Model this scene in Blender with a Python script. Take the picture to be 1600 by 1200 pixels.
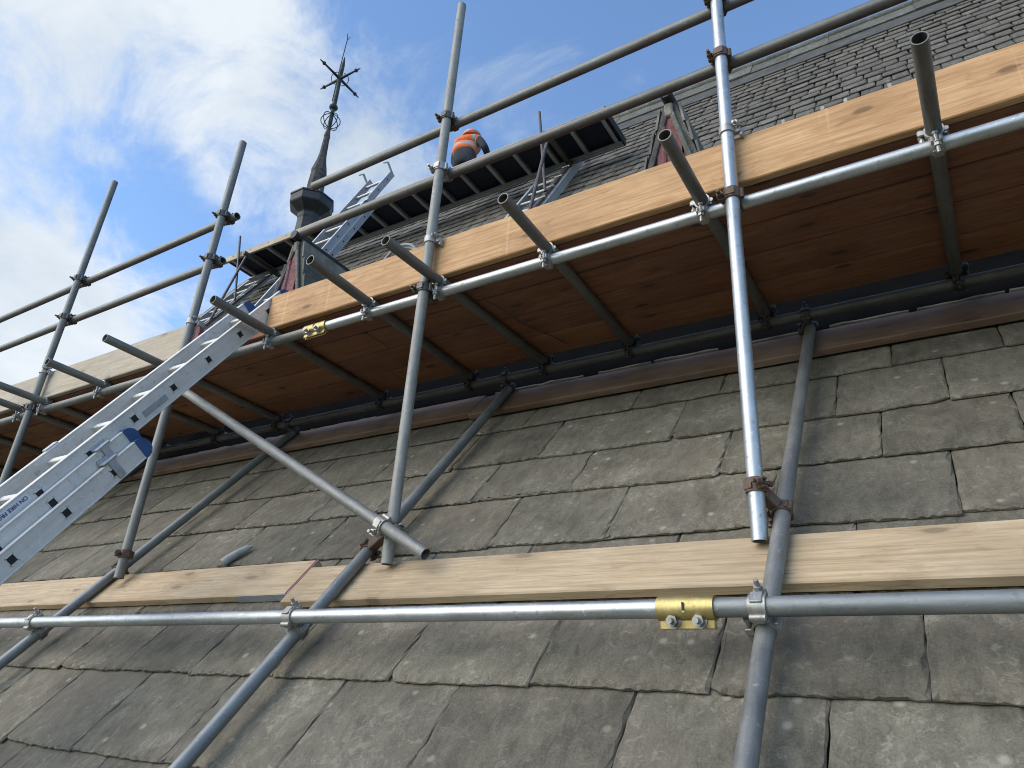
import bpy, math, random
from mathutils import Vector as V, Matrix, noise as mnoise

for o in list(bpy.data.objects):
    bpy.data.objects.remove(o, do_unlink=True)
scene = bpy.context.scene
C = scene.collection

# ------------------------------------------------------------------ camera
FPX = 1140.0                                   # focal length in pixels of a 1600 px wide frame
_up = V((170, -2440, FPX)).normalized()        # world up, seen from the camera (x right, y down, z forward)
_x = -V((-1940, 398, FPX)).normalized()
_x = (_x - _up * _x.dot(_up)).normalized()
_y = _up.cross(_x)
M3 = Matrix((_x, _y, _up))                     # camera vector -> world vector
R = M3 @ Matrix(((1, 0, 0), (0, -1, 0), (0, 0, -1)))
cam = bpy.data.cameras.new('camera')
cam.sensor_width = 36.0
cam.lens = 36.0 * FPX / 1600
cam.clip_start = 0.05
cam.clip_end = 3000
camo = bpy.data.objects.new('camera', cam)
camo.matrix_world = R.to_4x4()
C.objects.link(camo)
scene.camera = camo
CAMI = M3.transposed()

def px(p):                                     # world point -> photo pixel and depth (used to pick the slates that show largest)
    c = CAMI @ V(p)
    if c.z <= 0.01:
        return (-9999, -9999, c.z)
    return (c.x / c.z * FPX + 800, c.y / c.z * FPX + 600, c.z)

# ------------------------------------------------------------------ sky, sun, exposure
SUN = V((-0.52, -0.74, 0.60)).normalized()     # towards the sun
w = bpy.data.worlds.new('World')
scene.world = w
w.use_nodes = True
nt = w.node_tree
nt.nodes.clear()
def N_(t, **k):
    n = nt.nodes.new(t)
    for a, b in k.items():
        setattr(n, a, b)
    return n
L_ = lambda a, b: nt.links.new(a, b)
sky = N_('ShaderNodeTexSky', sky_type='NISHITA')
sky.sun_disc = False
sky.sun_elevation = math.asin(SUN.z)
sky.sun_rotation = math.atan2(SUN.x, SUN.y)
sky.altitude = 0
sky.air_density = 1.0
sky.dust_density = 0.5
sky.ozone_density = 1.6
bg = N_('ShaderNodeBackground'); bg.inputs['Strength'].default_value = 0.15
tint = N_('ShaderNodeMix', data_type='RGBA', blend_type='MULTIPLY'); tint.inputs[0].default_value = 1.0
tint.inputs[7].default_value = (0.97, 1.09, 1.19, 1)
L_(sky.outputs[0], tint.inputs[6]); L_(tint.outputs[2], bg.inputs['Color'])
tc = N_('ShaderNodeTexCoord')
sep = N_('ShaderNodeSeparateXYZ'); L_(tc.outputs['Generated'], sep.inputs[0])
def math_(op, a, b=None, clamp=False):
    n = N_('ShaderNodeMath', operation=op, use_clamp=clamp)
    for i, q in enumerate((a, b)):
        if q is None: continue
        if isinstance(q, (int, float)): n.inputs[i].default_value = q
        else: L_(q, n.inputs[i])
    return n.outputs[0]
zz = math_('ADD', math_('MAXIMUM', sep.outputs['Z'], 0.0), 0.35)
comb = N_('ShaderNodeCombineXYZ')
L_(math_('DIVIDE', sep.outputs['X'], zz), comb.inputs[0])
L_(math_('DIVIDE', sep.outputs['Y'], zz), comb.inputs[1])
comb.inputs[2].default_value = 3.7
CO1, CO2 = (0.3, 0.9, 0), (2.1, 0.4, 0)
LOBES = [(-0.73, 0.20, 0.17, 0.26), (-0.57, 0.29, 0.12, 0.24), (-0.655, 0.46, 0.13, 0.20), (-0.53, 0.52, 0.08, 0.12), (-1.10, 0.36, 0.17, 0.27), (-1.30, 0.46, 0.20, 0.30), (-1.12, 0.50, 0.12, 0.16), (-0.875, 0.42, 0.09, -0.13), (0.9, -0.8, 0.5, 0.25), (-0.6, -1.0, 0.5, 0.28)]
def noise_(scale, detail, rough, dist, off):
    mp = N_('ShaderNodeMapping'); mp.inputs['Location'].default_value = off
    mp.inputs['Rotation'].default_value = (0, 0, 0.6)
    mp.inputs['Scale'].default_value = (1.0, 1.25, 1.0)
    L_(comb.outputs[0], mp.inputs[0])
    n = N_('ShaderNodeTexNoise'); L_(mp.outputs[0], n.inputs['Vector'])
    n.inputs['Scale'].default_value = scale; n.inputs['Detail'].default_value = detail
    n.inputs['Roughness'].default_value = rough; n.inputs['Distortion'].default_value = dist
    return n.outputs['Fac']
big = noise_(1.9, 3, 0.5, 0.3, CO1)
fine = noise_(4.6, 12, 0.66, 0.5, CO2)
def lobe(u_, v_, r_, amp):                      # one cloud mass, placed in the sky by direction
    dx = math_('SUBTRACT', math_('DIVIDE', sep.outputs['X'], zz), u_); dy = math_('SUBTRACT', math_('DIVIDE', sep.outputs['Y'], zz), v_)
    q = math_('DIVIDE', math_('ADD', math_('MULTIPLY', dx, dx), math_('MULTIPLY', dy, dy)), -r_ * r_)
    return math_('MULTIPLY', math_('EXPONENT', q), amp)
bank = math_('MULTIPLY', math_('ADD', math_('DIVIDE', sep.outputs['X'], zz), 0.62), -0.4)   # more cloud to the west
dens = math_('ADD', math_('ADD', math_('MULTIPLY', big, 0.35), math_('MULTIPLY', fine, 1.2)), math_('MINIMUM', math_('MAXIMUM', bank, -0.14), 0.10))
for lb in LOBES: dens = math_('ADD', dens, lobe(*lb))
ramp = N_('ShaderNodeMapRange', interpolation_type='SMOOTHSTEP')
L_(dens, ramp.inputs['Value'])
ramp.inputs['From Min'].default_value = 0.75
ramp.inputs['From Max'].default_value = 1.18
ramp.inputs['To Max'].default_value = 0.97
shade = noise_(2.6, 7, 0.6, 0.3, (5.2, 1.4, 0))
cr = N_('ShaderNodeValToRGB')
cr.color_ramp.elements[0].position = 0.35; cr.color_ramp.elements[0].color = (0.56, 0.66, 0.78, 1)
cr.color_ramp.elements[1].position = 0.62; cr.color_ramp.elements[1].color = (0.86, 0.92, 0.97, 1)
L_(shade, cr.inputs[0])
cb = N_('ShaderNodeBackground'); cb.inputs['Strength'].default_value = 0.60
L_(cr.outputs[0], cb.inputs['Color'])
mix = N_('ShaderNodeMixShader')
L_(ramp.outputs[0], mix.inputs[0]); L_(bg.outputs[0], mix.inputs[1]); L_(cb.outputs[0], mix.inputs[2])
wo = N_('ShaderNodeOutputWorld'); L_(mix.outputs[0], wo.inputs[0])

sl = bpy.data.lights.new('sun', 'SUN')
sl.energy = 1.5
sl.angle = math.radians(60)
sl.color = (1.0, 0.91, 0.78)
so = bpy.data.objects.new('sun', sl)
so.rotation_euler = (-SUN).to_track_quat('-Z', 'Y').to_euler()
so.location = SUN * 40
C.objects.link(so)

scene.cycles.adaptive_threshold = 0.015
scene.cycles.filter_width = 1.05
scene.cycles.max_bounces = 6
scene.cycles.diffuse_bounces = 3
scene.cycles.glossy_bounces = 3
vs = scene.view_settings
vs.view_transform = 'Standard'
vs.look = 'None'
vs.exposure = 0.75
vs.gamma = 1.0
vs.use_curve_mapping = False

# ------------------------------------------------------------------ materials
class Mat:
    def __init__(s, name):
        s.m = bpy.data.materials.new(name); s.m.use_nodes = True
        s.t = s.m.node_tree; s.t.nodes.clear()
        s.o = s.t.nodes.new('ShaderNodeOutputMaterial')
        s.b = s.t.nodes.new('ShaderNodeBsdfPrincipled')
        s.t.links.new(s.b.outputs[0], s.o.inputs[0])
    def n(s, t, **k):
        q = s.t.nodes.new(t)
        for a, b in k.items(): setattr(q, a, b)
        return q
    def l(s, a, b): s.t.links.new(a, b)
    def set(s, **k):
        for a, b in k.items(): s.b.inputs[a.replace('_', ' ')].default_value = b
        return s
    def coords(s, scale=(1, 1, 1), rnd=7.0):
        tc = s.n('ShaderNodeTexCoord'); oi = s.n('ShaderNodeObjectInfo')
        sc = s.n('ShaderNodeVectorMath', operation='SCALE')
        cmb = s.n('ShaderNodeCombineXYZ')
        s.l(oi.outputs['Random'], cmb.inputs[0]); s.l(oi.outputs['Random'], cmb.inputs[1]); s.l(oi.outputs['Random'], cmb.inputs[2])
        s.l(cmb.outputs[0], sc.inputs[0]); sc.inputs['Scale'].default_value = rnd
        mp = s.n('ShaderNodeMapping'); mp.inputs['Scale'].default_value = scale
        ad = s.n('ShaderNodeVectorMath', operation='ADD')
        s.l(tc.outputs['Object'], mp.inputs[0]); s.l(mp.outputs[0], ad.inputs[0]); s.l(sc.outputs[0], ad.inputs[1])
        s.rand = oi.outputs['Random']
        return ad.outputs[0]
    def noise(s, vec, scale, detail=4, rough=0.55, dist=0.0):
        q = s.n('ShaderNodeTexNoise'); s.l(vec, q.inputs['Vector'])
        q.inputs['Scale'].default_value = scale; q.inputs['Detail'].default_value = detail
        q.inputs['Roughness'].default_value = rough; q.inputs['Distortion'].default_value = dist
        return q.outputs['Fac']
    def ramp(s, fac, stops):
        q = s.n('ShaderNodeValToRGB'); e = q.color_ramp.elements
        while len(e) < len(stops): e.new(0.5)
        for i, (p, c) in enumerate(stops):
            e[i].position = p; e[i].color = (c[0], c[1], c[2], 1) if not isinstance(c, float) else (c, c, c, 1)
        s.l(fac, q.inputs[0]); return q.outputs[0]
    def mix(s, fac, a, b, mode='MIX'):
        q = s.n('ShaderNodeMix', data_type='RGBA', blend_type=mode)
        for sock, val in ((q.inputs[0], fac), (q.inputs[6], a), (q.inputs[7], b)):
            if isinstance(val, (int, float)): sock.default_value = val
            elif isinstance(val, tuple): sock.default_value = (*val[:3], 1)
            else: s.l(val, sock)
        return q.outputs[2]
    def math(s, op, a, b):
        q = s.n('ShaderNodeMath', operation=op)
        for i, v in enumerate((a, b)):
            if isinstance(v, (int, float)): q.inputs[i].default_value = v
            else: s.l(v, q.inputs[i])
        return q.outputs[0]
    def bump(s, h, strength=0.3, dist=0.01):
        q = s.n('ShaderNodeBump'); q.inputs['Strength'].default_value = strength; q.inputs['Distance'].default_value = dist
        s.l(h, q.inputs['Height']); s.l(q.outputs[0], s.b.inputs['Normal'])
    def color(s, c): s.l(c, s.b.inputs['Base Color'])
    def rough(s, c): s.l(c, s.b.inputs['Roughness'])

def mat_tube(name, lo, hi, rlo, rhi, metal, spots=0.25, rust=0.0):
    m = Mat(name); v = m.coords((1, 1, 0.12)); v2 = m.coords((1, 1, 1))
    streak = m.noise(v, 60, 4, 0.6)
    patch = m.noise(v2, 6, 6, 0.68)
    col = m.ramp(m.math('ADD', m.math('MULTIPLY', streak, 0.45), m.math('MULTIPLY', patch, 0.55)), [(0.35, lo), (0.65, hi)])
    dirt = m.ramp(m.noise(v2, 38, 6, 0.74), [(0.57, 0.0), (0.68, 1.0)])
    col = m.mix(m.math('MULTIPLY', dirt, spots), col, (0.10, 0.085, 0.07))
    if rust:
        rs = m.ramp(m.noise(v2, 14, 6, 0.7), [(0.5, 0.0), (0.66, 1.0)])
        col = m.mix(m.math('MULTIPLY', rs, rust), col, (0.16, 0.075, 0.04))
    scr = m.ramp(m.noise(v2, 55, 4, 0.7, 1.2), [(0.61, 0.0), (0.69, 1.0)])
    col = m.mix(m.math('MULTIPLY', scr, 0.5), col, tuple(min(1, c * 1.6) for c in hi))
    m.color(col); m.set(Metallic=metal)
    m.rough(m.ramp(patch, [(0.3, rlo), (0.7, rhi)]))
    m.bump(m.noise(v2, 90, 4, 0.6), 0.12, 0.002)
    return m.m
TUBE_OLD = mat_tube('weathered_galvanised', (0.155, 0.155, 0.142), (0.285, 0.28, 0.258), 0.48, 0.7, 0.5, 0.4, 0.12)
TUBE_DARK = mat_tube('dark_galvanised', (0.120, 0.117, 0.106), (0.215, 0.210, 0.192), 0.45, 0.65, 0.5, 0.45, 0.15)
TUBE_BLUE = mat_tube('bluish_galvanised', (0.17, 0.18, 0.175), (0.285, 0.295, 0.285), 0.45, 0.62, 0.55, 0.35, 0.08)
TUBE_NEW = mat_tube('new_galvanised', (0.36, 0.37, 0.37), (0.54, 0.55, 0.54), 0.34, 0.52, 0.75, 0.5)
TUBE_MUD = mat_tube('mortar_stained_galvanised', (0.21, 0.20, 0.175), (0.36, 0.35, 0.315), 0.55, 0.75, 0.4, 0.5)
ZINC = mat_tube('zinc_plate', (0.26, 0.25, 0.225), (0.48, 0.465, 0.43), 0.4, 0.6, 0.7, 0.5, 0.2)
IRON = mat_tube('dark_iron', (0.07, 0.066, 0.06), (0.16, 0.15, 0.14), 0.45, 0.65, 0.7, 0.3, 0.35)
RUST = mat_tube('rusted_iron', (0.10, 0.07, 0.055), (0.2, 0.14, 0.11), 0.55, 0.75, 0.55, 0.3, 0.8)
GOLD = mat_tube('passivated_yellow_zinc', (0.36, 0.27, 0.09), (0.58, 0.46, 0.20), 0.38, 0.55, 0.75, 0.75, 0.25)
ALU = mat_tube('ladder_aluminium', (0.60, 0.565, 0.52), (0.77, 0.73, 0.68), 0.5, 0.65, 0.2, 0.4)
ALU_OLD = mat_tube('dull_aluminium', (0.36, 0.37, 0.38), (0.52, 0.53, 0.53), 0.42, 0.6, 0.6, 0.3)

def mat_flat(name, c, rough=0.6, metal=0.0, var=0.25, scale=8, bump=0.2):
    m = Mat(name); v = m.coords()
    f = m.noise(v, scale, 6, 0.62)
    m.color(m.ramp(f, [(0.3, tuple(x * (1 - var) for x in c)), (0.7, tuple(min(1, x * (1 + var)) for x in c))]))
    m.set(Roughness=rough, Metallic=metal)
    if bump: m.bump(m.noise(v, scale * 6, 4, 0.6), bump, 0.004)
    return m.m

def mat_wood(name, lo, hi, knot, grey=0.0, dirt=0.25, vary=0.3, sawn=0.0):
    m = Mat(name)
    v = m.coords((0.9, 9, 9), 11.0)
    g1 = m.noise(v, 3.4, 7, 0.66, 1.1)
    v2 = m.coords((2.2, 40, 40), 5.0)
    g2 = m.noise(v2, 2.6, 5, 0.7, 0.5)
    col = m.ramp(m.math('ADD', m.math('MULTIPLY', g1, 0.55), m.math('MULTIPLY', g2, 0.45)), [(0.37, lo), (0.50, tuple((a + b) / 2 for a, b in zip(lo, hi))), (0.63, hi)])
    v3 = m.coords((1, 1, 1), 9.0)
    bl = m.noise(v3, 2.2, 4, 0.55)
    col = m.mix(m.ramp(bl, [(0.42, 0.0), (0.7, 0.55)]), col, tuple(x * 0.78 for x in lo))
    # knots: sparse oval cells, ringed
    v4 = m.coords((2.0, 5.5, 5.5), 4.0)
    vo = m.n('ShaderNodeTexVoronoi', voronoi_dimensions='2D'); m.l(v4, vo.inputs['Vector']); vo.inputs['Scale'].default_value = 1.15
    kn = m.ramp(m.math('ADD', vo.outputs['Distance'], m.math('MULTIPLY', g2, 0.06)), [(0.085, 1.0), (0.125, 0.0)])
    halo = m.ramp(vo.outputs['Distance'], [(0.10, 0.6), (0.34, 0.0)])
    sp = m.n('ShaderNodeSeparateColor'); m.l(vo.outputs['Color'], sp.inputs[0])
    some = m.ramp(sp.outputs[0], [(0.52, 0.0), (0.55, 1.0)])
    col = m.mix(m.math('MULTIPLY', m.math('MULTIPLY', halo, some), 0.5), col, tuple(x * 0.7 for x in lo))
    col = m.mix(m.math('MULTIPLY', m.math('MULTIPLY', kn, some), 0.85), col, knot)
    # thin dark growth lines, bending round the knots
    bend = m.math('MULTIPLY', m.math('MULTIPLY', halo, some), 0.05)
    lv = m.n('ShaderNodeVectorMath', operation='ADD'); cb_ = m.n('ShaderNodeCombineXYZ'); m.l(bend, cb_.inputs[1]); m.l(bend, cb_.inputs[2])
    m.l(m.coords((0.014, 1, 1), 3.0), lv.inputs[0]); m.l(cb_.outputs[0], lv.inputs[1])
    ln_ = m.ramp(m.noise(lv.outputs[0], 85, 3, 0.6, 0.15), [(0.54, 0.0), (0.62, 1.0)])
    col = m.mix(m.math('MULTIPLY', ln_, 0.38), col, tuple(x * 0.62 for x in lo))
    # torn grain and saw marks
    torn = m.ramp(m.math('ADD', m.math('MULTIPLY', m.noise(m.coords((3.0, 13, 13), 6.0), 2.4, 6, 0.7, 1.0), 0.6), m.math('MULTIPLY', m.noise(m.coords((1, 1, 1), 2.0), 5.0, 3, 0.5), 0.4)), [(0.57, 0.0), (0.66, 1.0)])
    col = m.mix(m.math('MULTIPLY', torn, 0.42), col, tuple(x * 0.45 for x in lo))
    saw = m.ramp(m.noise(m.coords((1, 0.02, 0.02), 8.0), 34, 2, 0.5), [(0.66, 0.0), (0.72, 1.0)])
    col = m.mix(m.math('MULTIPLY', saw, sawn), col, tuple(min(1, x * 1.25) for x in hi))
    # cracks and scuffs
    ck = m.ramp(m.noise(m.coords((0.9, 22, 22), 3.0), 2.6, 5, 0.65, 0.9), [(0.655, 0.0), (0.70, 1.0)])
    col = m.mix(m.math('MULTIPLY', ck, 0.55), col, tuple(x * 0.35 for x in lo))
    if grey: col = m.mix(m.math('MULTIPLY', m.ramp(m.noise(v3, 3.5, 5, 0.6), [(0.35, 0.0), (0.65, 1.0)]), grey), col, (0.40, 0.37, 0.32))
    sc = m.ramp(m.noise(v3, 26, 6, 0.72), [(0.62, 0.0), (0.74, 1.0)])
    col = m.mix(m.math('MULTIPLY', sc, dirt), col, (0.12, 0.085, 0.05))
    hs = m.n('ShaderNodeHueSaturation')
    m.l(col, hs.inputs['Color'])
    m.l(m.math('ADD', m.math('MULTIPLY', m.rand, vary), 1 - vary / 2), hs.inputs['Value'])
    m.color(hs.outputs[0]); m.set(Roughness=0.72)
    m.bump(m.math('ADD', m.math('MULTIPLY', g2, 0.6), m.math('MULTIPLY', ck, -0.8)), 0.35, 0.003)
    return m.m
WOOD_TOE = mat_wood('fresh_pine', (0.43, 0.212, 0.080), (0.69, 0.425, 0.205), (0.17, 0.085, 0.03), 0.0, 0.3, 0.1, 0.22)
WOOD_PALE = mat_wood('pale_pine', (0.44, 0.300, 0.160), (0.70, 0.525, 0.325), (0.24, 0.16, 0.09), 0.12)
WOOD_GREY = mat_wood('greyed_pine', (0.38, 0.295, 0.19), (0.57, 0.465, 0.33), (0.2, 0.14, 0.09), 0.35)
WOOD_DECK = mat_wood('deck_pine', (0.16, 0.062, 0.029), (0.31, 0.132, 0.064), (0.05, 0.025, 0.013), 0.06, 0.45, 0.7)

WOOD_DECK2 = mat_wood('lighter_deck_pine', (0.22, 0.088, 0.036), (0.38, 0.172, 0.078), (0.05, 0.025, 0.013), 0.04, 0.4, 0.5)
WOOD_SOLE = mat_wood('shade_darkened_pine', (0.125, 0.062, 0.030), (0.225, 0.122, 0.064), (0.05, 0.03, 0.018), 0.2, 0.4, 0.3, 0.0)  # pine colour darkened to stand for shade under the deck

def mat_slate(name, lo, hi, lich, amt, moss=0.15, streak=1.0):
    m = Mat(name)
    v = m.coords((1, 1, 1), 23.0)
    vs_ = m.coords((1.0, 0.45, 1), 23.0)
    big = m.noise(v, 4.5, 5, 0.6, 0.4)
    mid = m.noise(vs_, 26, 7, 0.68, 0.5)
    fin = m.noise(v, 150, 5, 0.85)
    f = m.math('ADD', m.math('ADD', m.math('MULTIPLY', big, 0.26), m.math('MULTIPLY', mid, 0.34)), m.math('MULTIPLY', fin, 0.40))
    col = m.ramp(f, [(0.42, lo), (0.59, hi)])
    # brown and violet stone tints
    col = m.mix(m.ramp(m.noise(v, 2.7, 3, 0.5), [(0.54, 0.0), (0.70, 0.38)]), col, (hi[0] * 0.90, hi[1] * 0.80, hi[2] * 0.80))
    # pale lichen scabs
    li = m.ramp(m.math('ADD', m.math('MULTIPLY', m.noise(v, 30, 5, 0.78, 1.2), 0.75), m.math('MULTIPLY', big, 0.32)), [(0.585, 0.0), (0.66, 1.0)])
    col = m.mix(m.math('MULTIPLY', li, amt), col, lich)
    vo = m.n('ShaderNodeTexVoronoi'); m.l(v, vo.inputs['Vector']); vo.inputs['Scale'].default_value = 15
    sp = m.n('ShaderNodeSeparateColor'); m.l(vo.outputs['Color'], sp.inputs[0])
    dot = m.math('MULTIPLY', m.ramp(m.math('ADD', vo.outputs['Distance'], m.math('MULTIPLY', m.math('SUBTRACT', fin, 0.5), 0.35)), [(0.10, 1.0), (0.22, 0.0)]), m.ramp(sp.outputs[1], [(0.80, 0.0), (0.84, 1.0)]))
    col = m.mix(m.math('MULTIPLY', dot, 0.55), col, tuple(min(1, x * 1.35) for x in lich))
    wp = m.ramp(m.noise(v, 95, 3, 0.6), [(0.745, 0.0), (0.77, 1.0)])
    col = m.mix(m.math('MULTIPLY', wp, 0.5), col, (0.45, 0.44, 0.40))
    ms = m.ramp(m.noise(v, 7, 6, 0.7), [(0.58, 0.0), (0.72, 1.0)])
    col = m.mix(m.math('MULTIPLY', ms, moss), col, (0.10, 0.11, 0.055))
    hs = m.n('ShaderNodeHueSaturation'); m.l(col, hs.inputs['Color'])
    m.l(m.math('ADD', m.math('MULTIPLY', m.rand, 0.34), 0.83), hs.inputs['Value'])
    tn = m.math('FRACT', m.math('MULTIPLY', m.rand, 37.3), 0)
    c2 = m.mix(m.math('MULTIPLY', tn, 0.45), hs.outputs[0], (0.92, 0.86, 0.82), 'MULTIPLY')
    m.color(c2); m.set(Roughness=0.82)
    m.bump(m.math('ADD', m.math('ADD', m.math('MULTIPLY', mid, 0.8), m.math('MULTIPLY', fin, 0.35)), m.math('MULTIPLY', big, 1.2)), 0.8, 0.012)
    return m.m
SLATE = mat_slate('grey_green_slate', (0.092, 0.080, 0.056), (0.215, 0.189, 0.136), (0.35, 0.315, 0.236), 0.5)
SLATE_UP = mat_slate('small_grey_slate', (0.080, 0.071, 0.055), (0.17, 0.153, 0.122), (0.34, 0.31, 0.25), 0.5, 0.08)
DECK_DARK = mat_flat('dark_underlay', (0.03, 0.028, 0.025), 0.9)
STONE = mat_flat('weathered_stone', (0.20, 0.185, 0.145), 0.9, 0, 0.4, 9, 0.5)
RIDGE = mat_slate('mossy_ridge_tile', (0.075, 0.072, 0.055), (0.16, 0.155, 0.125), (0.30, 0.30, 0.25), 0.5, 0.5)
LEAD = mat_flat('dull_lead', (0.19, 0.18, 0.165), 0.6, 0.3, 0.35, 7, 0.3)
PAINT_RED = mat_slate('faded_red_paint', (0.15, 0.045, 0.047), (0.27, 0.105, 0.11), (0.42, 0.34, 0.33), 0.7, 0.0)
TURRET = mat_flat('dark_lead_cladding', (0.028, 0.026, 0.027), 0.6, 0.1, 0.5, 5, 0.5)
TURRET_WOOD = mat_flat('weathered_spire_boards', (0.062, 0.052, 0.048), 0.85, 0, 0.6, 9, 0.6)
COPPER = mat_flat('greened_iron', (0.045, 0.055, 0.05), 0.6, 0.5, 0.6, 12, 0.3)
NAVY = mat_flat('navy_plywood', (0.012, 0.016, 0.032), 0.75, 0, 0.3, 4, 0.1)
BLACK = mat_flat('black_rubber_and_hollows', (0.012, 0.012, 0.013), 0.6, 0, 0.2, 8, 0)  # also colours rung ends as dark hollows
BLUE = mat_flat('blue_plastic', (0.035, 0.085, 0.21), 0.5, 0, 0.2, 20, 0.1)
WHITE = mat_flat('white_sticker', (0.72, 0.72, 0.74), 0.45, 0, 0.06, 20, 0)
INK = mat_flat('navy_ink', (0.02, 0.03, 0.12), 0.5, 0, 0.1, 20, 0)
PURPLE = mat_flat('purple_marker_paint', (0.20, 0.03, 0.09), 0.7, 0, 0.3, 30, 0)
ORANGE = mat_flat('hi_vis_orange', (0.80, 0.17, 0.035), 0.7, 0, 0.18, 14, 0.3)
SILVER = mat_flat('reflective_grey_tape', (0.42, 0.40, 0.36), 0.4, 0.2, 0.15, 30, 0)
CLOTH = mat_flat('dark_work_clothes', (0.022, 0.028, 0.036), 0.9, 0, 0.35, 16, 0.4)
SKIN = mat_flat('skin', (0.45, 0.24, 0.17), 0.6, 0, 0.1, 20, 0)
GAP_SHADE = mat_flat('gap_shade_black', (0.006, 0.006, 0.006), 1.0, 0, 0.2, 8, 0)  # black colour stands in for the shade behind the deck
GAP_SHADE.node_tree.nodes['Principled BSDF'].inputs['Specular IOR Level'].default_value = 0.0
SHADOW_LEAD = mat_flat('shadow_toned_lead', (0.075, 0.072, 0.062), 0.9, 0.0, 0.4, 7, 0.3)  # lead darkened to paint the shadow band under the ridge
GROUND = mat_flat('grass_and_tarmac', (0.07, 0.075, 0.05), 0.95, 0, 0.5, 0.4, 0.2)
PALEGREY = mat_flat('pale_weathered_plastic', (0.36, 0.355, 0.33), 0.6, 0, 0.3, 30, 0.2)

# ------------------------------------------------------------------ mesh helpers
class MB:
    def __init__(s): s.v = []; s.f = []; s.mi = []; s.cur = 0
    def add(s, vs, fs):
        b = len(s.v); s.v += [V(p) for p in vs]
        for f in fs: s.f.append([b + i for i in f]); s.mi.append(s.cur)
        return s
    def box(s, c, size, ax=None, bev=0.0):
        c = V(c); X, Y, Z = ax or (V((1, 0, 0)), V((0, 1, 0)), V((0, 0, 1)))
        hx, hy, hz = (q / 2 for q in size)
        if not bev:
            vs = [c + X * (sx * hx) + Y * (sy * hy) + Z * (sz * hz) for sz in (-1, 1) for sx, sy in ((-1, -1), (1, -1), (1, 1), (-1, 1))]
            return s.add(vs, [(3, 2, 1, 0), (4, 5, 6, 7), (0, 1, 5, 4), (1, 2, 6, 5), (2, 3, 7, 6), (3, 0, 4, 7)])
        rings = []
        for z, k in ((-hz, bev), (-hz + bev, 0), (hz - bev, 0), (hz, bev)):
            a, b = hx - k, hy - k; e = bev if k == 0 else bev * 0.5
            pts = [(-a + e, -b), (a - e, -b), (a, -b + e), (a, b - e), (a - e, b), (-a + e, b), (-a, b - e), (-a, -b + e)]
            rings.append([c + X * p[0] + Y * p[1] + Z * z for p in pts])
        vs = [p for r in rings for p in r]
        fs = [tuple(range(7, -1, -1)), tuple(range(24, 32))]
        for k in range(3):
            for i in range(8):
                j = (i + 1) % 8; fs.append((k * 8 + i, k * 8 + j, k * 8 + 8 + j, k * 8 + 8 + i))
        return s.add(vs, fs)
    def cyl(s, a, b, r0, r1=None, seg=12, caps=True):
        a, b = V(a), V(b); r1 = r0 if r1 is None else r1
        d = (b - a).normalized(); u = d.orthogonal().normalized(); w_ = d.cross(u)
        vs = []
        for c, r in ((a, r0), (b, r1)):
            vs += [c + (u * math.cos(2 * math.pi * i / seg) + w_ * math.sin(2 * math.pi * i / seg)) * r for i in range(seg)]
        fs = [(i, (i + 1) % seg, seg + (i + 1) % seg, seg + i) for i in range(seg)]
        if caps: fs += [tuple(range(seg - 1, -1, -1)), tuple(range(seg, 2 * seg))]
        return s.add(vs, fs)
    def pipe(s, a, b, ro, ri, seg=20, rings=1):
        a, b = V(a), V(b); d = (b - a).normalized(); u = d.orthogonal().normalized(); w_ = d.cross(u)
        loops = [(a, ro), (b, ro), (b, ri), (a, ri)]
        vs = []
        for c, r in loops:
            vs += [c + (u * math.cos(2 * math.pi * i / seg) + w_ * math.sin(2 * math.pi * i / seg)) * r for i in range(seg)]
        fs = []
        for k in range(4):
            k2 = (k + 1) % 4
            fs += [(k * seg + i, k * seg + (i + 1) % seg, k2 * seg + (i + 1) % seg, k2 * seg + i) for i in range(seg)]
        return s.add(vs, fs)
    def path(s, pts, r, seg=8, caps=True):
        pts = [V(p) for p in pts]; rs = r if isinstance(r, (list, tuple)) else [r] * len(pts)
        t = (pts[1] - pts[0]).normalized(); u = t.orthogonal().normalized(); vs = []
        for i, p in enumerate(pts):
            t = (pts[min(i + 1, len(pts) - 1)] - pts[max(i - 1, 0)]).normalized()
            u = (u - t * u.dot(t)).normalized(); q = t.cross(u)
            vs += [p + (u * math.cos(2 * math.pi * k / seg) + q * math.sin(2 * math.pi * k / seg)) * rs[i] for k in range(seg)]
        fs = []
        for i in range(len(pts) - 1):
            fs += [(i * seg + k, i * seg + (k + 1) % seg, (i + 1) * seg + (k + 1) % seg, (i + 1) * seg + k) for k in range(seg)]
        if caps: fs += [tuple(range(seg - 1, -1, -1)), tuple(range((len(pts) - 1) * seg, len(pts) * seg))]
        return s.add(vs, fs)
    def lathe(s, c, prof, seg=8, phase=0.0):
        c = V(c); vs = []
        for r, z in prof:
            vs += [c + V((r * math.cos(phase + 2 * math.pi * k / seg), r * math.sin(phase + 2 * math.pi * k / seg), z)) for k in range(seg)]
        fs = []
        for i in range(len(prof) - 1):
            fs += [(i * seg + k, i * seg + (k + 1) % seg, (i + 1) * seg + (k + 1) % seg, (i + 1) * seg + k) for k in range(seg)]
        fs += [tuple(range(seg - 1, -1, -1)), tuple(range((len(prof) - 1) * seg, len(prof) * seg))]
        return s.add(vs, fs)
    def mesh(s, name, mats, origin=V((0, 0, 0)), smooth=False, frame=None):
        me = bpy.data.meshes.new(name)
        inv = frame.transposed() if frame else None
        vs = [(inv @ (p - origin)) if inv else (p - origin) for p in s.v]
        me.from_pydata([tuple(p) for p in vs], [], s.f)
        for m in (mats if isinstance(mats, (list, tuple)) else [mats]): me.materials.append(m)
        if any(s.mi): me.polygons.foreach_set('material_index', s.mi)
        if smooth:
            me.polygons.foreach_set('use_smooth', [True] * len(me.polygons))
        me.update()
        return me

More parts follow.
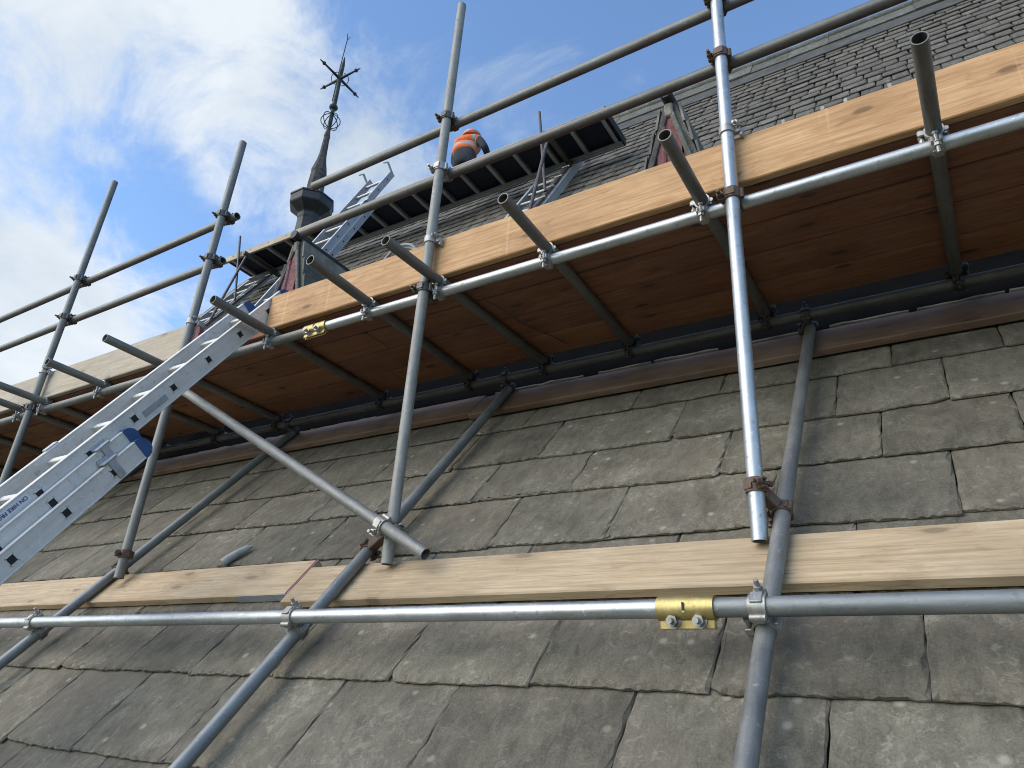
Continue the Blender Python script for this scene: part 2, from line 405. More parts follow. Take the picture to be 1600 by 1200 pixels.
def frame_from(ax):                          # columns = local axes in world
    return Matrix((ax[0], ax[1], ax[2])).transposed()
def link(name, me, origin=V((0, 0, 0)), frame=None, parent=None):
    o = bpy.data.objects.new(name, me)
    mw = Matrix.Translation(origin) @ (frame.to_4x4() if frame else Matrix.Identity(4))
    o.matrix_world = mw
    C.objects.link(o)
    if parent is not None:
        o.parent = parent; o.matrix_parent_inverse = PW[parent].inverted()
    PW[o] = mw
    return o
PW = {}
def build(name, mb, mats, parent=None, origin=None, frame=None, smooth=False):
    if origin is None:
        lo = V((min(p[i] for p in mb.v) for i in range(3))); hi = V((max(p[i] for p in mb.v) for i in range(3)))
        origin = (lo + hi) / 2
    me = mb.mesh(name, mats, origin, smooth, frame)
    o = link(name, me, origin, frame, parent)
    if smooth == 'auto':
        try: me.set_sharp_from_angle(angle=math.radians(40))
        except Exception: pass
    return o
def tag(o, label=None, cat=None, group=None, kind=None):
    for k, v_ in (('label', label), ('category', cat), ('group', group), ('kind', kind)):
        if v_: o[k] = v_
    return o
def empty(name, loc, label, cat, group=None):
    o = bpy.data.objects.new(name, None); o.empty_display_size = 0.2
    o.location = loc; C.objects.link(o); PW[o] = Matrix.Translation(V(loc))
    return tag(o, label, cat, group)

RNG = random.Random(11)
AX, AY, AZ = V((1, 0, 0)), V((0, 1, 0)), V((0, 0, 1))

# ------------------------------------------------------------------ roof geometry
TH = math.radians(50)
S = V((0, math.cos(TH), math.sin(TH))); N = V((0, -math.sin(TH), math.cos(TH)))
TU = math.radians(58.5)
U = V((0, math.cos(TU), math.sin(TU))); NU = V((0, -math.sin(TU), math.cos(TU)))
N0 = -1.376                                     # plane the slates lie on
def low(x, s, n): return V((x, 0, 0)) + S * s + N * n
SK = 3.62                                       # where the roof steepens, behind the platform
K0 = low(0, SK, N0)
def upp(x, d, n): return K0 + V((x, 0, 0)) + U * d + NU * n
DR = 6.40                                       # ridge, measured up the steep part
XL, XR = -9.0, 4.5

# ground
mb = MB(); gz = -11.0
mb.add([(-900, -900, gz), (900, -900, gz), (900, 900, gz), (-900, 900, gz)], [(0, 1, 2, 3)])
tag(build('ground', mb, GROUND, origin=V((0, 0, gz))), kind='structure')

bld = empty('slate_roofed_building', (-2, 4.5, gz), 'steep old building with a grey slate roof rising behind the scaffold', 'building')
# roof boarding, far slope and walls
S_LO = -0.55
eave = low(0, S_LO, N0 - 0.03); ridge = upp(0, DR, -0.03)
kk = low(0, SK, N0 - 0.03)
mb = MB()
prof = [(eave.y, eave.z), (kk.y, kk.z), (ridge.y, ridge.z), (2 * ridge.y - kk.y, kk.z), (2 * ridge.y - eave.y, eave.z)]
vs_ = [V((x, p[0], p[1])) for x in (XL, XR) for p in prof]
mb.add(vs_, [(0, 1, 6, 5), (1, 2, 7, 6), (2, 3, 8, 7), (3, 4, 9, 8), (4, 3, 2, 1, 0), (5, 6, 7, 8, 9), (0, 5, 9, 4)])
build('roof_boarding', mb, DECK_DARK, bld)
mb = MB()
y0, y1 = eave.y + 0.25, 2 * ridge.y - eave.y - 0.25
mb.box(((XL + XR) / 2, (y0 + y1) / 2, (gz + eave.z) / 2 - 0.05), (XR - XL - 0.1, y1 - y0, eave.z - gz - 0.1))
build('wall', mb, STONE, bld)

def slate_geo(mb, wd, ln, rng, t0, th, fine, lip=0.012, place=None, up=False):
    """one slate: ragged tail and sides, bevelled lip; local x across, y up the slope, z out."""
    h = wd / 2
    nb = max(4, int(wd / 0.014)) if fine else 4
    ns = 12 if fine else 2
    ja = 0.0045 if fine else 0.005
    sd = rng.random() * 100
    def wob(t, a, k=9.0): return a * (mnoise.noise(V((sd, t * k, 0.3))) * 1.3 + 1.3 * mnoise.noise(V((sd + 9, t * k * 5.3, 1.7))))
    skew = rng.uniform(-0.006, 0.006) if fine else rng.uniform(-0.012, 0.012)
    chipL = rng.random() < 0.22 and fine; chipR = rng.random() < 0.22 and fine
    cw, ch = rng.uniform(0.015, 0.05), rng.uniform(0.01, 0.03)
    out = []
    for i in range(nb + 1):                                   # tail edge, left to right
        t = i / nb; x = -h + wd * t
        y = wob(x * (1 if fine else 4), ja) + skew * (t - 0.5) * 2
        if chipL and x < -h + cw: y += ch * (1 - (x + h) / cw)
        if chipR and x > h - cw: y += ch * (1 - (h - x) / cw)
        if not fine and i in (0, nb): y += 0.009 if up else 0.008
        out.append((x, y))
    for i in range(1, ns + 1):
        t = i / ns; out.append((h + wob(t + 5, 0.0022 if fine else 0.003), ln * t))
    out.append((-h, ln))
    for i in range(ns - 1, 0, -1):
        t = i / ns; out.append((-h + wob(t + 11, 0.0022 if fine else 0.004), ln * t))
    n = len(out)
    def zt(y): return t0 * (1 - y / ln)
    ring = []
    for i, (x, y) in enumerate(out):                          # inset ring
        a = out[i - 1]; b = out[(i + 1) % n]
        tx, ty = b[0] - a[0], b[1] - a[1]; q = math.hypot(tx, ty) or 1
        nx, ny = -ty / q, tx / q
        k = lip * (0.25 + 1.0 * rng.random() ** 2) if fine else lip
        if i <= nb: k *= 1.9
        ring.append((x + nx * k, y + ny * k))
    drop = th * 0.55
    vs, fs = [], []
    for x, y in ring: vs.append(V((x, y, zt(y) + (rng.uniform(-0.0012, 0.0012) if fine else 0))))
    for x, y in out: vs.append(V((x, y, zt(y) - drop * (0.25 + 1.3 * rng.random() if fine else 1))))
    for x, y in out: vs.append(V((x, y, zt(y) - th)))
    fs.append(tuple(range(n)))
    for i in range(n):
        j = (i + 1) % n
        fs.append((i, n + i, n + j, j)); fs.append((n + i, 2 * n + i, 2 * n + j, n + j))
    if place: vs = [place @ p for p in vs]
    mb.add(vs, fs)

stuff = {'low': MB(), 'up': MB()}
FL = frame_from((AX, S, N)); FU = frame_from((AX, U, NU))
SLATES = []                                                  # (importance, kind, x centre, base, width, length, seed)
courses = [(-0.47, []), (-0.12, []), (0.225, []), (0.565, [-2.60, -3.13]),
    (0.914, [-0.33, -0.79, -1.34, -1.79, -2.305, -2.82, -3.295, -3.72]),
    (1.275, [-0.13, -0.60, -1.105, -1.61, -2.14, -2.585, -3.045, -3.505]),
    (1.605, [-0.28, -0.81, -1.37, -1.81, -2.33, -2.87, -3.37]),
    (1.927, [-0.01, -0.53, -1.08, -1.565, -2.08, -2.55, -3.13, -3.60]),
    (2.268, [-0.20, -0.735, -1.34, -1.82, -2.375, -2.815, -3.375]),
    (2.585, [0.02, -0.35, -0.985, -1.615, -2.11, -2.62, -3.145, -3.61]),
    (2.940, [0.225, -0.15, -0.835, -1.255, -1.845, -2.25, -2.77, -3.46]),
    (3.275, [])]
for ci, (sb, js) in enumerate(courses):
    top = courses[ci + 1][0] if ci + 1 < len(courses) else SK
    js = sorted(js)
    if not js: js = [-1.0 + RNG.uniform(-0.3, 0.3)]
    while js[0] > XL + 0.2: js.insert(0, max(XL, js[0] - RNG.uniform(0.40, 0.60)))
    js[0] = XL
    while js[-1] < XR - 0.2: js.append(min(XR, js[-1] + RNG.uniform(0.36, 0.60)))
    js[-1] = XR
    for a, b in zip(js, js[1:]):
        if b - a < 0.05: continue
        g = RNG.uniform(0.0005, 0.003)
        x = (a + b) / 2; p = px(low(x, (sb + top) / 2, N0)); seen = -160 < p[0] < 1760 and -50 < p[1] < 1330
        SLATES.append((1e6 if seen else 0, 'low', x, sb + RNG.uniform(-0.006, 0.006), b - a - g, top - sb + 0.11, RNG.random()))
d = 0.0; gi = 0
while d < DR - 0.62:
    ga = 0.205 - 0.05 * d / DR
    x = XL
    while x < XR:
        wd = RNG.uniform(0.12, 0.24)
        if x + wd > XR: wd = XR - x
        p = px(upp(x + wd / 2, d + ga / 2, 0)); seen = 0 < p[0] < 1600 and 0 < p[1] < 560 and d > 3.1
        hid = upp(x + wd / 2, d + ga / 2, 0); el = math.atan2(hid.z, hid.y)
        SLATES.append(((1000 / p[2]) if seen and el > math.radians(43.2) else 0, 'up', x + wd / 2, d + RNG.uniform(-0.014, 0.014), wd - 0.007, ga + 0.05, RNG.random()))
        x += wd
    d += ga
SLATES.sort(key=lambda q: -q[0])
for k, (imp, kind, x, b, wd, ln, sd) in enumerate(SLATES):
    rng = random.Random(sd)
    if wd < 0.03: continue
    one = k < 300 and imp > 0
    F = FL if kind == 'low' else FU
    org = low(x, b, N0) if kind == 'low' else upp(x, b, -0.004)
    rz = rng.uniform(-0.006, 0.006) if kind == 'low' else rng.uniform(-0.022, 0.022)
    Mt = Matrix.Translation(org) @ (F @ Matrix.Rotation(rz, 3, 'Z')).to_4x4()
    if one:
        mb = MB()
        if kind == 'low': slate_geo(mb, wd, ln, rng, 0.0215, rng.uniform(0.010, 0.013), True)
        else: slate_geo(mb, wd, ln, rng, rng.uniform(0.022, 0.030), 0.016, False, 0.009, up=True)
        me = bpy.data.meshes.new('slate')
        me.from_pydata([tuple(p) for p in mb.v], [], mb.f); me.materials.append(SLATE if kind == 'low' else SLATE_UP)
        o = bpy.data.objects.new('slate', me); C.objects.link(o)
        o.matrix_world = Mt; o.parent = bld; o.matrix_parent_inverse = PW[bld].inverted()
    else:
        if kind == 'low': slate_geo(stuff['low'], wd, ln, rng, 0.0215, 0.011, False, 0.010, Mt)
        else: slate_geo(stuff['up'], wd, ln, rng, rng.uniform(0.022, 0.030), 0.016, False, 0.009, Mt, up=True)
tag(build('slate_field', stuff['low'], SLATE, bld, frame=FL), kind='stuff')
tag(build('slate_field', stuff['up'], SLATE_UP, bld, frame=FU), kind='stuff')

# ridge: roll tiles with a flat wing, and a lead strip darkened as shadow
x = XL; k = 0
while x < XR - 0.1:
    wd = min(0.43, XR - x); mb = MB()
    c = upp(0, DR + 0.02, 0.040); seg = 10
    jz = RNG.uniform(-0.006, 0.006)
    a0, b0 = V((x + 0.0015, c.y, c.z + jz)), V((x + wd - 0.0015, c.y, c.z + jz + RNG.uniform(-0.004, 0.004)))
    mb.cyl(a0, b0, 0.047, 0.047, 14)
    p0 = upp(0, DR - 0.34, 0.040 + jz); p1 = upp(0, DR - 0.01, 0.040 + jz)
    mb.box(V((x + wd / 2, (p0.y + p1.y) / 2, (p0.z + p1.z) / 2)), (wd - 0.003, (p1 - p0).length, 0.02), (AX, U, NU))
    build('ridge_tile', mb, RIDGE, bld, smooth='auto'); x += wd
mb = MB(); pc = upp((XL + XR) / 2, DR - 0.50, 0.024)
mb.box(pc, (XR - XL, 0.36, 0.012), (AX, U, NU)); build('lead_shadow_band', mb, SHADOW_LEAD, bld)
# verge: lapped lead and mortar edge at the far gable
for i in range(13):
    mb = MB(); mb.box(upp(XL + 0.02, 0.25 + i * 0.475, 0.045 + 0.01 * (i % 2)), (0.16, 0.47, 0.03), (AX, U, NU), 0.008)
    build('verge_stone', mb, STONE, bld)

# black strip added as shade behind the deck, broken pale line as leaking light
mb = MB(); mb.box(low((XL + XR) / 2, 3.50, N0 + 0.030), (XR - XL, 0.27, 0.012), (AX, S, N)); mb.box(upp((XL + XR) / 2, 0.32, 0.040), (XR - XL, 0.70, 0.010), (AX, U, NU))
build('gap_shade_strip', mb, GAP_SHADE, bld)
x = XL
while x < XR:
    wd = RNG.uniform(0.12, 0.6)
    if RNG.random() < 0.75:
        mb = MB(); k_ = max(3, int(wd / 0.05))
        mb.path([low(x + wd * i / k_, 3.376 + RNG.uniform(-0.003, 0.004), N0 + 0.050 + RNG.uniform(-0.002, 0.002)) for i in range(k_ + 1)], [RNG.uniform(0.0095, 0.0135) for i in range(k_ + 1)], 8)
        build('gap_light_line', mb, STONE, bld)  # pale line stands in for light falling through the gap
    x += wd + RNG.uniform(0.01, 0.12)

# dormers (lucarnes) with a steep gable
def dormer(ax_, yf, za, label):
    dm_ = bpy.data.objects.new('dormer', None); C.objects.link(dm_)
    org = V((ax_, yf, za)); dm_.matrix_world = Matrix.Translation(org); PW[dm_] = Matrix.Translation(org)
    dm_.parent = bld; dm_.matrix_parent_inverse = PW[bld].inverted(); dm_['label'] = label
    kx = 0.265                                                 # half width gained per metre of height
    zb = 2.15; hw = kx * (za - zb)
    yb = lambda z: K0.y + (z - K0.z) / math.tan(TU) + 0.05
    for sg in (-1, 1):                                         # the two slated slopes
        mb = MB(); t = 0.035; e = 0.05
        e = 0.025; pa, pb = V((ax_, yf - e, za)), V((ax_, yb(za), za))
        pc_, pd = V((ax_ + sg * hw, yb(zb), zb)), V((ax_ + sg * hw, yf - e, zb))
        nn = V((sg * 1.0, 0, kx)).normalized() * t
        vs = [pa, pb, pc_, pd, pa + nn, pb + nn, pc_ + nn, pd + nn]
        mb.add(vs, [(0, 1, 2, 3), (7, 6, 5, 4), (0, 4, 5, 1), (1, 5, 6, 2), (2, 6, 7, 3), (3, 7, 4, 0)])
        build('roof_slope', mb, RIDGE, dm_)
        for i in range(9):                                     # slate courses on the slope
            z0 = za - 0.06 - i * 0.19
            mb = MB(); q = V((sg * kx, 0, -1)).normalized()
            c0 = V((ax_ + sg * kx * (za - z0), yf - e - 0.01, z0)); c1 = V((ax_ + sg * kx * (za - z0), yb(z0), z0))
            cc = (c0 + c1) / 2 + nn * 1.35 + q * 0.09
            nq = (nn.normalized() + q * 0.10).normalized(); qq = (q - nq * q.dot(nq)).normalized()
            mb.box(cc, ((c1 - c0).length, 0.178, 0.016), (AY, qq, nq)); build('slate_course', mb, RIDGE if i % 4 else STONE, dm_)
        mb = MB()                                              # bargeboard
        q = V((sg * kx, 0, -1)).normalized(); ln = (za - zb) * math.sqrt(1 + kx * kx)
        mb.box(V((ax_, yf - e - 0.02, za - 0.02)) + q * (ln / 2) + V((-sg * 0.005, 0, -0.02)), (0.034, 0.03, ln), (q.cross(AY), AY, q), 0.006)
        build('bargeboard', mb, RIDGE if sg > 0 else TURRET_WOOD, dm_)
    mb = MB()                                                  # faded red boarded gable
    for i in range(5):
        u0, u1 = -1 + i * 0.4, -1 + (i + 1) * 0.4 - 0.02
        za_ = za - 0.12
        y_ = yf - 0.045 + (0.012 if i % 2 else 0)
        pts = []
        for u_ in (u0, u1):
            xx = u_ * hw * 0.93; pts.append((xx, za_ - abs(xx) / kx))
        pts2 = [(u0 * hw * 0.93, zb), (u1 * hw * 0.93, zb)] + [pts[1]] + ([(0, za_)] if u0 < 0 < u1 else []) + [pts[0]]
        n_ = len(pts2)
        vs = [V((ax_ + a, y_, max(b, zb))) for a, b in pts2] + [V((ax_ + a, y_ + 0.03, max(b, zb))) for a, b in pts2]
        mb.add(vs, [tuple(range(n_)), tuple(range(2 * n_ - 1, n_ - 1, -1))] + [(i2, n_ + i2, n_ + (i2 + 1) % n_, (i2 + 1) % n_) for i2 in range(n_)])
    g = build('gable_boards', mb, PAINT_RED, dm_)
    mb = MB(); mb.cyl((ax_ + 0.0, yf - 0.11, za + 0.01), (ax_, yb(za), za + 0.01), 0.042, 0.042, 12)
    build('ridge_roll', mb, TURRET, dm_, smooth='auto')
    mb = MB(); mb.box((ax_, yf - 0.05, za - 0.10), (0.06, 0.03, 0.12), None, 0.01); build('apex_block', mb, STONE, dm_)
    mb = MB(); mb.path([(ax_ - 0.04, yf - 0.045, za - 0.24), (ax_ - 0.04, yf - 0.045, zb)], 0.018, 8); build('mullion', mb, PAINT_RED, dm_)
dormer(-4.80, 3.585, 3.935, 'lucarne with faded red gable beside the aluminium ladder')
dormer(-1.255, 3.655, 3.965, 'lucarne with faded red gable behind the right-hand toe board')

# ------------------------------------------------------------------ scaffold frame
RT = 0.02415
scf = empty('scaffold_frame', (-2.2, 2.13, 0.5), 'tube and coupler scaffold frame of galvanised poles over the slate roof', 'scaffold')
def tube(name, a, b, mat, label=None):
    a, b = V(a), V(b); d = (b - a).normalized(); u = d.orthogonal().normalized()
    fr = frame_from((u, d.cross(u), d)); mb = MB(); mb.pipe(a, b, RT, RT - 0.0038, 28)
    o = build(name, mb, mat, scf, (a + b) / 2, fr, smooth='auto')
    if label: o['label'] = label
    return o
def coupler(p1, d1, p2, d2, mat, flip1=False, flip2=False, bolt=None, long=0.05, label=None):
    """band round each of two crossing tubes, block between, hinge and swing bolt on each band."""
    p1, p2, d1, d2 = V(p1), V(p2), V(d1).normalized(), V(d2).normalized()
    o_ = (p2 - p1); gap = o_.length; o_ = o_.normalized()
    mb = MB(); bolts = []
    for p, d_, w_, fl in ((p1, d1, -o_, flip1), (p2, d2, o_, flip2)):
        w_ = (w_ - d_ * w_.dot(d_)).normalized()
        e = d_.cross(w_) * (-1 if fl else 1)
        mb.pipe(p - d_ * 0.021, p + d_ * 0.021, RT + 0.0062, RT + 0.0006, 20)
        mb.box(p + w_ * (RT + 0.0065), (0.030, 0.034, 0.005), (d_, e, w_), 0.0015)          # cap ridge
        for sd in (-1, 1):                                                                   # forked lugs
            mb.box(p + e * (RT + 0.013) + d_ * (sd * 0.0125) + w_ * 0.006, (0.008, 0.022, 0.020), (d_, e, w_), 0.002)
        mb.cyl(p - e * (RT + 0.009) - d_ * 0.019 - w_ * 0.004, p - e * (RT + 0.009) + d_ * 0.019 - w_ * 0.004, 0.0085, None, 10)
        mb.box(p - e * (RT + 0.006) - w_ * 0.010, (0.030, 0.012, 0.022), (d_, e, w_), 0.002)
        bb = MB(); q = p + e * (RT + 0.014)
        bb.cyl(q - w_ * 0.024, q + w_ * long, 0.0062, None, 10)
        bb.cyl(q + w_ * 0.017, q + w_ * 0.020, 0.0135, None, 14)
        bb.cyl(q + w_ * 0.020, q + w_ * 0.033, 0.0118, None, 6)
        bb.cyl(q - w_ * 0.026, q - w_ * 0.016, 0.0095, None, 8)
        bolts.append(bb)
    mid = (p1 + p2) / 2
    side = d1.cross(o_).normalized()
    mb.box(mid, (0.040, 0.040, max(0.006, gap - 2 * RT - 0.002)), (d1 - o_ * d1.dot(o_), side, o_), 0.003)
    c = build('coupler', mb, mat, scf, mid, smooth='auto')
    if label: c['label'] = label
    for bb in bolts: build('bolt', bb, bolt or mat, c, smooth='auto')
    return c

YS = 2.13
ST = {'A': -0.518, 'B': -1.919, 'C': -3.700, 'D': -5.355, 'E': -7.10}
tops = {'A': 3.15, 'B': 3.645, 'C': 3.425, 'D': 3.745, 'E': 3.5}
foot = {'A': 0.520, 'B': 0.525, 'C': 0.545, 'D': 0.55, 'E': 0.55}
smat = {'A': TUBE_NEW, 'B': TUBE_MUD, 'C': TUBE_OLD, 'D': TUBE_OLD, 'E': TUBE_OLD}
for k_, x_ in ST.items():
    tube('standard', (x_, YS, foot[k_]), (x_, YS, tops[k_]), smat[k_], 'bright new galvanised standard' if k_ == 'A' else ('mortar-stained standard' if k_ == 'B' else None))
YF, ZF = 2.19, 1.767
tube('ledger', (-2.655, YF, ZF), (2.2, YF, ZF), TUBE_NEW, 'bright silver front ledger')
tube('ledger', (-8.6, YF, ZF), (-2.657, YF, ZF), TUBE_OLD)
YB = 3.085
tube('ledger', (-3.1, YB, ZF), (2.2, YB, ZF), TUBE_DARK)
tube('ledger', (-8.9, YB, ZF), (-3.102, YB, ZF), TUBE_DARK)
LL = (1.4178, -1.2306)
tube('ledger', low(-6.5, *LL), low(-0.646, *LL), TUBE_NEW, 'bright silver lower ledger')
tube('ledger', low(-0.644, *LL), low(2.2, *LL), TUBE_BLUE)
YR = 2.186
tube('guard_rail', (-2.935, YR, 2.795), (2.4, YR, 2.818), TUBE_OLD)
tube('guard_rail', (-2.94, YR, 2.462), (2.4, YR, 2.478), TUBE_DARK)
tube('guard_rail', (-8.4, YR, 2.822), (-3.625, YR, 2.826), TUBE_OLD)
tube('guard_rail', (-8.4, YR, 2.492), (-3.645, YR, 2.490), TUBE_OLD)
RX = {'A': -0.466, 'B': -2.083, 'C': -3.825, 'D': -5.52, 'E': -7.25}
NR = -1.290
rmat = {'A': TUBE_OLD, 'B': TUBE_BLUE, 'C': TUBE_BLUE, 'D': TUBE_OLD, 'E': TUBE_OLD}
for k_, x_ in RX.items():
    tube('raking_tube', low(x_, -0.2, NR), low(x_ + 0.006, 3.355, NR), rmat[k_])
ZT = 1.817
TX = [(0.118, 0.135), (-0.640, -0.640), (-1.297, -1.325), (-1.886, -1.822), (-2.290, -2.325), (-2.995, -3.0), (-3.93, -3.95), (-4.585, -4.60), (-5.28, -5.30), (-5.60, -5.62), (-6.5, -6.5), (-7.4, -7.4), (0.95, 0.95)]
tfr = [1.772, 1.79, 1.814, 1.815, 1.772, 1.797, 1.794, 1.818, 1.80, 1.82, 1.80, 1.80, 1.80]
tbk = [3.20, 3.15, 3.18, 3.16, 3.17, 3.16, 3.17, 3.16, 3.17, 3.17, 3.17, 3.17, 3.17]
for i, ((xa, xb), ya, yb_) in enumerate(zip(TX, tfr, tbk)):
    a, b = V((xa, ya, ZT)), V((xb, yb_, ZT)); dd = (b - a).normalized()
    tube('transom', a, b, TUBE_DARK if i < 6 else TUBE_OLD)
    f_ = (YF - ya) / (yb_ - ya); p = a + (b - a) * f_
    off = 0.0
    coupler((p.x, YF, ZF), AX, (p.x, YF, ZT), dd, ZINC, flip1=True, flip2=True, long=0.058)
    f_ = (YB - ya) / (yb_ - ya); p = a + (b - a) * f_
    coupler((p.x, YB, ZF), AX, (p.x, YB, ZT), dd, IRON, flip1=True)
# brace across the bay
ba = V((-1.688, 2.072, 0.538)); bb_ = V((-3.76, 2.072, 1.672))
tube('brace', ba, bb_, TUBE_OLD, 'diagonal brace with a scuffed open end')
bdir = (bb_ - ba).normalized()
# couplers on the standards
for k_, x_ in ST.items():
    right = k_ in 'AB'
    for zr, mt in (((2.805, IRON), (2.470, RUST if k_ == 'A' else ZINC)) if right else ((2.824, IRON), (2.491, IRON))):
        coupler((x_, YS, zr), AZ, (x_, YR, zr), AX, mt, flip1=True, flip2=False)
    coupler((x_, YS, ZF), AZ, (x_, YF, ZF), AX, RUST if k_ == 'A' else IRON, flip1=True)
    s_ = 1.80 if k_ == 'A' else (1.86 if k_ == 'B' else 1.88)
    zz_ = low(0, s_, NR); pS = V((x_, YS, 0.685 if k_ == 'A' else 0.665))
    tt = (pS - V((RX[k_], 0, 0))).dot(S); pR = low(RX[k_], tt, NR)
    coupler(pS, AZ, pR, S, RUST, flip1=(k_ != 'A'), flip2=(k_ != 'A'), long=0.046)
    coupler(low(RX[k_], *LL), AX, low(RX[k_], LL[0], NR), S, ZINC, flip1=True, flip2=False, label='zinc coupler on the lower ledger')
    tt = V((0, YB, ZF)).dot(S); coupler((RX[k_], YB, ZF), AX, low(RX[k_], tt, NR), S, IRON, flip1=True)
    if k_ in 'ABCD':                                             # toe-board clips on the standards
        zc = {'A': 2.068, 'B': 2.030, 'C': 2.035, 'D': 2.045}[k_]
        mb = MB(); p = V((x_, YS, zc))
        mb.pipe(p - AZ * 0.016, p + AZ * 0.016, RT + 0.0055, RT + 0.0006, 20)
        mb.box(p + V((0.034, 0.012, 0)), (0.03, 0.02, 0.028), None, 0.003)
        mb.box(p + V((0.048, 0.034, -0.01)), (0.012, 0.05, 0.035), None, 0.003)
        cl = build('toe_board_clip', mb, ZINC, scf, smooth='auto')
        bm_ = MB(); bm_.cyl(p + V((0.03, -0.03, 0.012)), p + V((0.052, 0.02, 0.024)), 0.006, None, 8); bm_.cyl(p + V((0.036, -0.018, 0.015)), p + V((0.041, -0.008, 0.018)), 0.0115, None, 6)
        build('bolt', bm_, ZINC, cl)
tb = (ST['B'] - ba.x) / bdir.x
pB = ba + bdir * tb
coupler(pB, bdir, V((ST['B'], YS, pB.z)), AZ, ZINC, flip1=True, flip2=True, label='zinc swivel coupler on the brace')
tb = (ST['C'] - ba.x) / bdir.x; pC = ba + bdir * tb
coupler(pC, bdir, V((ST['C'], YS, pC.z)), AZ, ZINC)
# sleeve couplers: pressed half shells with a bolted flange
def sleeve(c, d_, dn, out, label):
    c, d_, dn, out = V(c), V(d_), V(dn).normalized(), V(out).normalized()
    mb = MB(); mb.pipe(c - d_ * 0.074, c + d_ * 0.074, RT + 0.0068, RT + 0.0007, 24)
    for sg in (-1, 1):
        mb.box(c + dn * (RT + 0.012) + out * (sg * 0.006), (0.144, 0.030, 0.006), (d_, dn, out), 0.0025)
    mb.box(c + out * (RT + 0.0062) + d_ * 0.0, (0.007, 0.022, 0.003), (d_, dn, out))
    o = build('sleeve_coupler', mb, GOLD, scf, c, smooth='auto'); o['label'] = label
    for sg in (-1, 1):
        q = c + dn * (RT + 0.006) + d_ * (sg * 0.034); bm_ = MB()
        bm_.cyl(q - out * 0.018, q + out * 0.046, 0.0078, None, 12)
        bm_.cyl(q + out * 0.009, q + out * 0.013, 0.0195, None, 18)
        bm_.cyl(q + out * 0.013, q + out * 0.029, 0.0150, None, 6)
        build('bolt', bm_, ZINC, o)
    mb = MB(); mb.box(c + out * (RT + 0.0082) - dn * 0.004, (0.006, 0.02, 0.002), (d_, dn, out)); build('slot', mb, BLACK, o)
sleeve(low(-0.645, *LL), AX, V((0, 0.12, -1)), V((0, -1, -0.12)), 'yellow zinc sleeve coupler with two bolts on the lower ledger')
sleeve((-2.655, YF, ZF), AX, V((0, -0.25, -1)), V((0, -1, 0.25)), 'yellow zinc sleeve coupler on the front ledger')

# ------------------------------------------------------------------ boards
def board(name, x0, x1, c, ay, az, wd, th, mat, label, group, band=None, bow=0.0, rng=RNG):
    """a scaffold board along X with worn arrises; c = centre (y,z), ay = width direction, az = thickness direction."""
    c = V(c); n_ = 26; vs, fs = [], []
    sd = rng.random() * 60
    for i in range(n_ + 1):
        t = i / n_; x = x0 + (x1 - x0) * t
        w1 = wd / 2 + 0.0022 * mnoise.noise(V((sd, x * 6, 0))); w2 = wd / 2 + 0.0022 * mnoise.noise(V((sd, x * 6, 7)))
        q = c + AX * (x - c.x) + ay * (bow * math.sin(math.pi * t)) + az * 0.0012 * mnoise.noise(V((sd, x * 2, 3)))
        b = 0.004 + 0.003 * max(0, mnoise.noise(V((sd, x * 17, 5))))
        for a_, z_ in ((-w1, -th / 2 + b), (-w1 + b, -th / 2), (w2 - b, -th / 2), (w2, -th / 2 + b), (w2, th / 2 - b), (w2 - b, th / 2), (-w1 + b, th / 2), (-w1, th / 2 - b)):
            vs.append(q + ay * a_ + az * z_)
    for i in range(n_):
        for k in range(8):
            j = (k + 1) % 8; fs.append((i * 8 + k, i * 8 + j, (i + 1) * 8 + j, (i + 1) * 8 + k))
    fs.append(tuple(range(7, -1, -1))); fs.append(tuple(range(n_ * 8, n_ * 8 + 8)))
    mb = MB(); mb.add(vs, fs)
    o = tag(build(name, mb, mat, None, c, frame_from((AX, ay, AX.cross(ay)))), label, 'board', group)
    if band:
        for xb in band:
            mb = MB(); e = 0.0012
            xs = xb + (0.035 if xb < (x0 + x1) / 2 else -0.035)
            for sg in (-1, 1): mb.box(c + AX * (xs - c.x) + ay * (sg * (wd / 2 + e)), (0.075, 0.0012, th - 0.006), (AX, ay, az))
            build('end_band', mb, ZINC, o)
    return o
# toe boards
toe = board('toe_board', -3.045, 0.855, (-1.1, 2.184, 1.9495), AZ, AY, 0.212, 0.037, WOOD_TOE, 'orange pine toe board standing on edge along the right half of the platform', 'toe boards')
board('toe_board', -7.65, -3.76, (-5.7, 2.186, 1.955), AZ, AY, 0.216, 0.037, WOOD_GREY, 'greyed pine toe board standing on edge left of the ladder gap', 'toe boards')
# deck boards, four rows
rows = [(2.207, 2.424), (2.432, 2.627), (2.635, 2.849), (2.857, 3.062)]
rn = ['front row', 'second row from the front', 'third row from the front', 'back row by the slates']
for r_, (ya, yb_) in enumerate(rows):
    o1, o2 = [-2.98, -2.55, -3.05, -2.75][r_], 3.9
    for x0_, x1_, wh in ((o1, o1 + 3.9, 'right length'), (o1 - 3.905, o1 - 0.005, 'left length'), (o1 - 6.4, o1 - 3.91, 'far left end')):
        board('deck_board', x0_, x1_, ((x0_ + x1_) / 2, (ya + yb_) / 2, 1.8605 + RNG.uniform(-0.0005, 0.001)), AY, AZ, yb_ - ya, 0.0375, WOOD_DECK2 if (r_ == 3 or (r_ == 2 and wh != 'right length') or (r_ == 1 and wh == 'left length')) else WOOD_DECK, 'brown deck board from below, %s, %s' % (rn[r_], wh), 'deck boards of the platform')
    board('deck_board', o1 + 3.905, o1 + 5.2, (o1 + 4.5, (ya + yb_) / 2, 1.8605), AY, AZ, yb_ - ya, 0.0375, WOOD_DECK, 'brown deck board from below, %s, at the right edge' % rn[r_], 'deck boards of the platform')
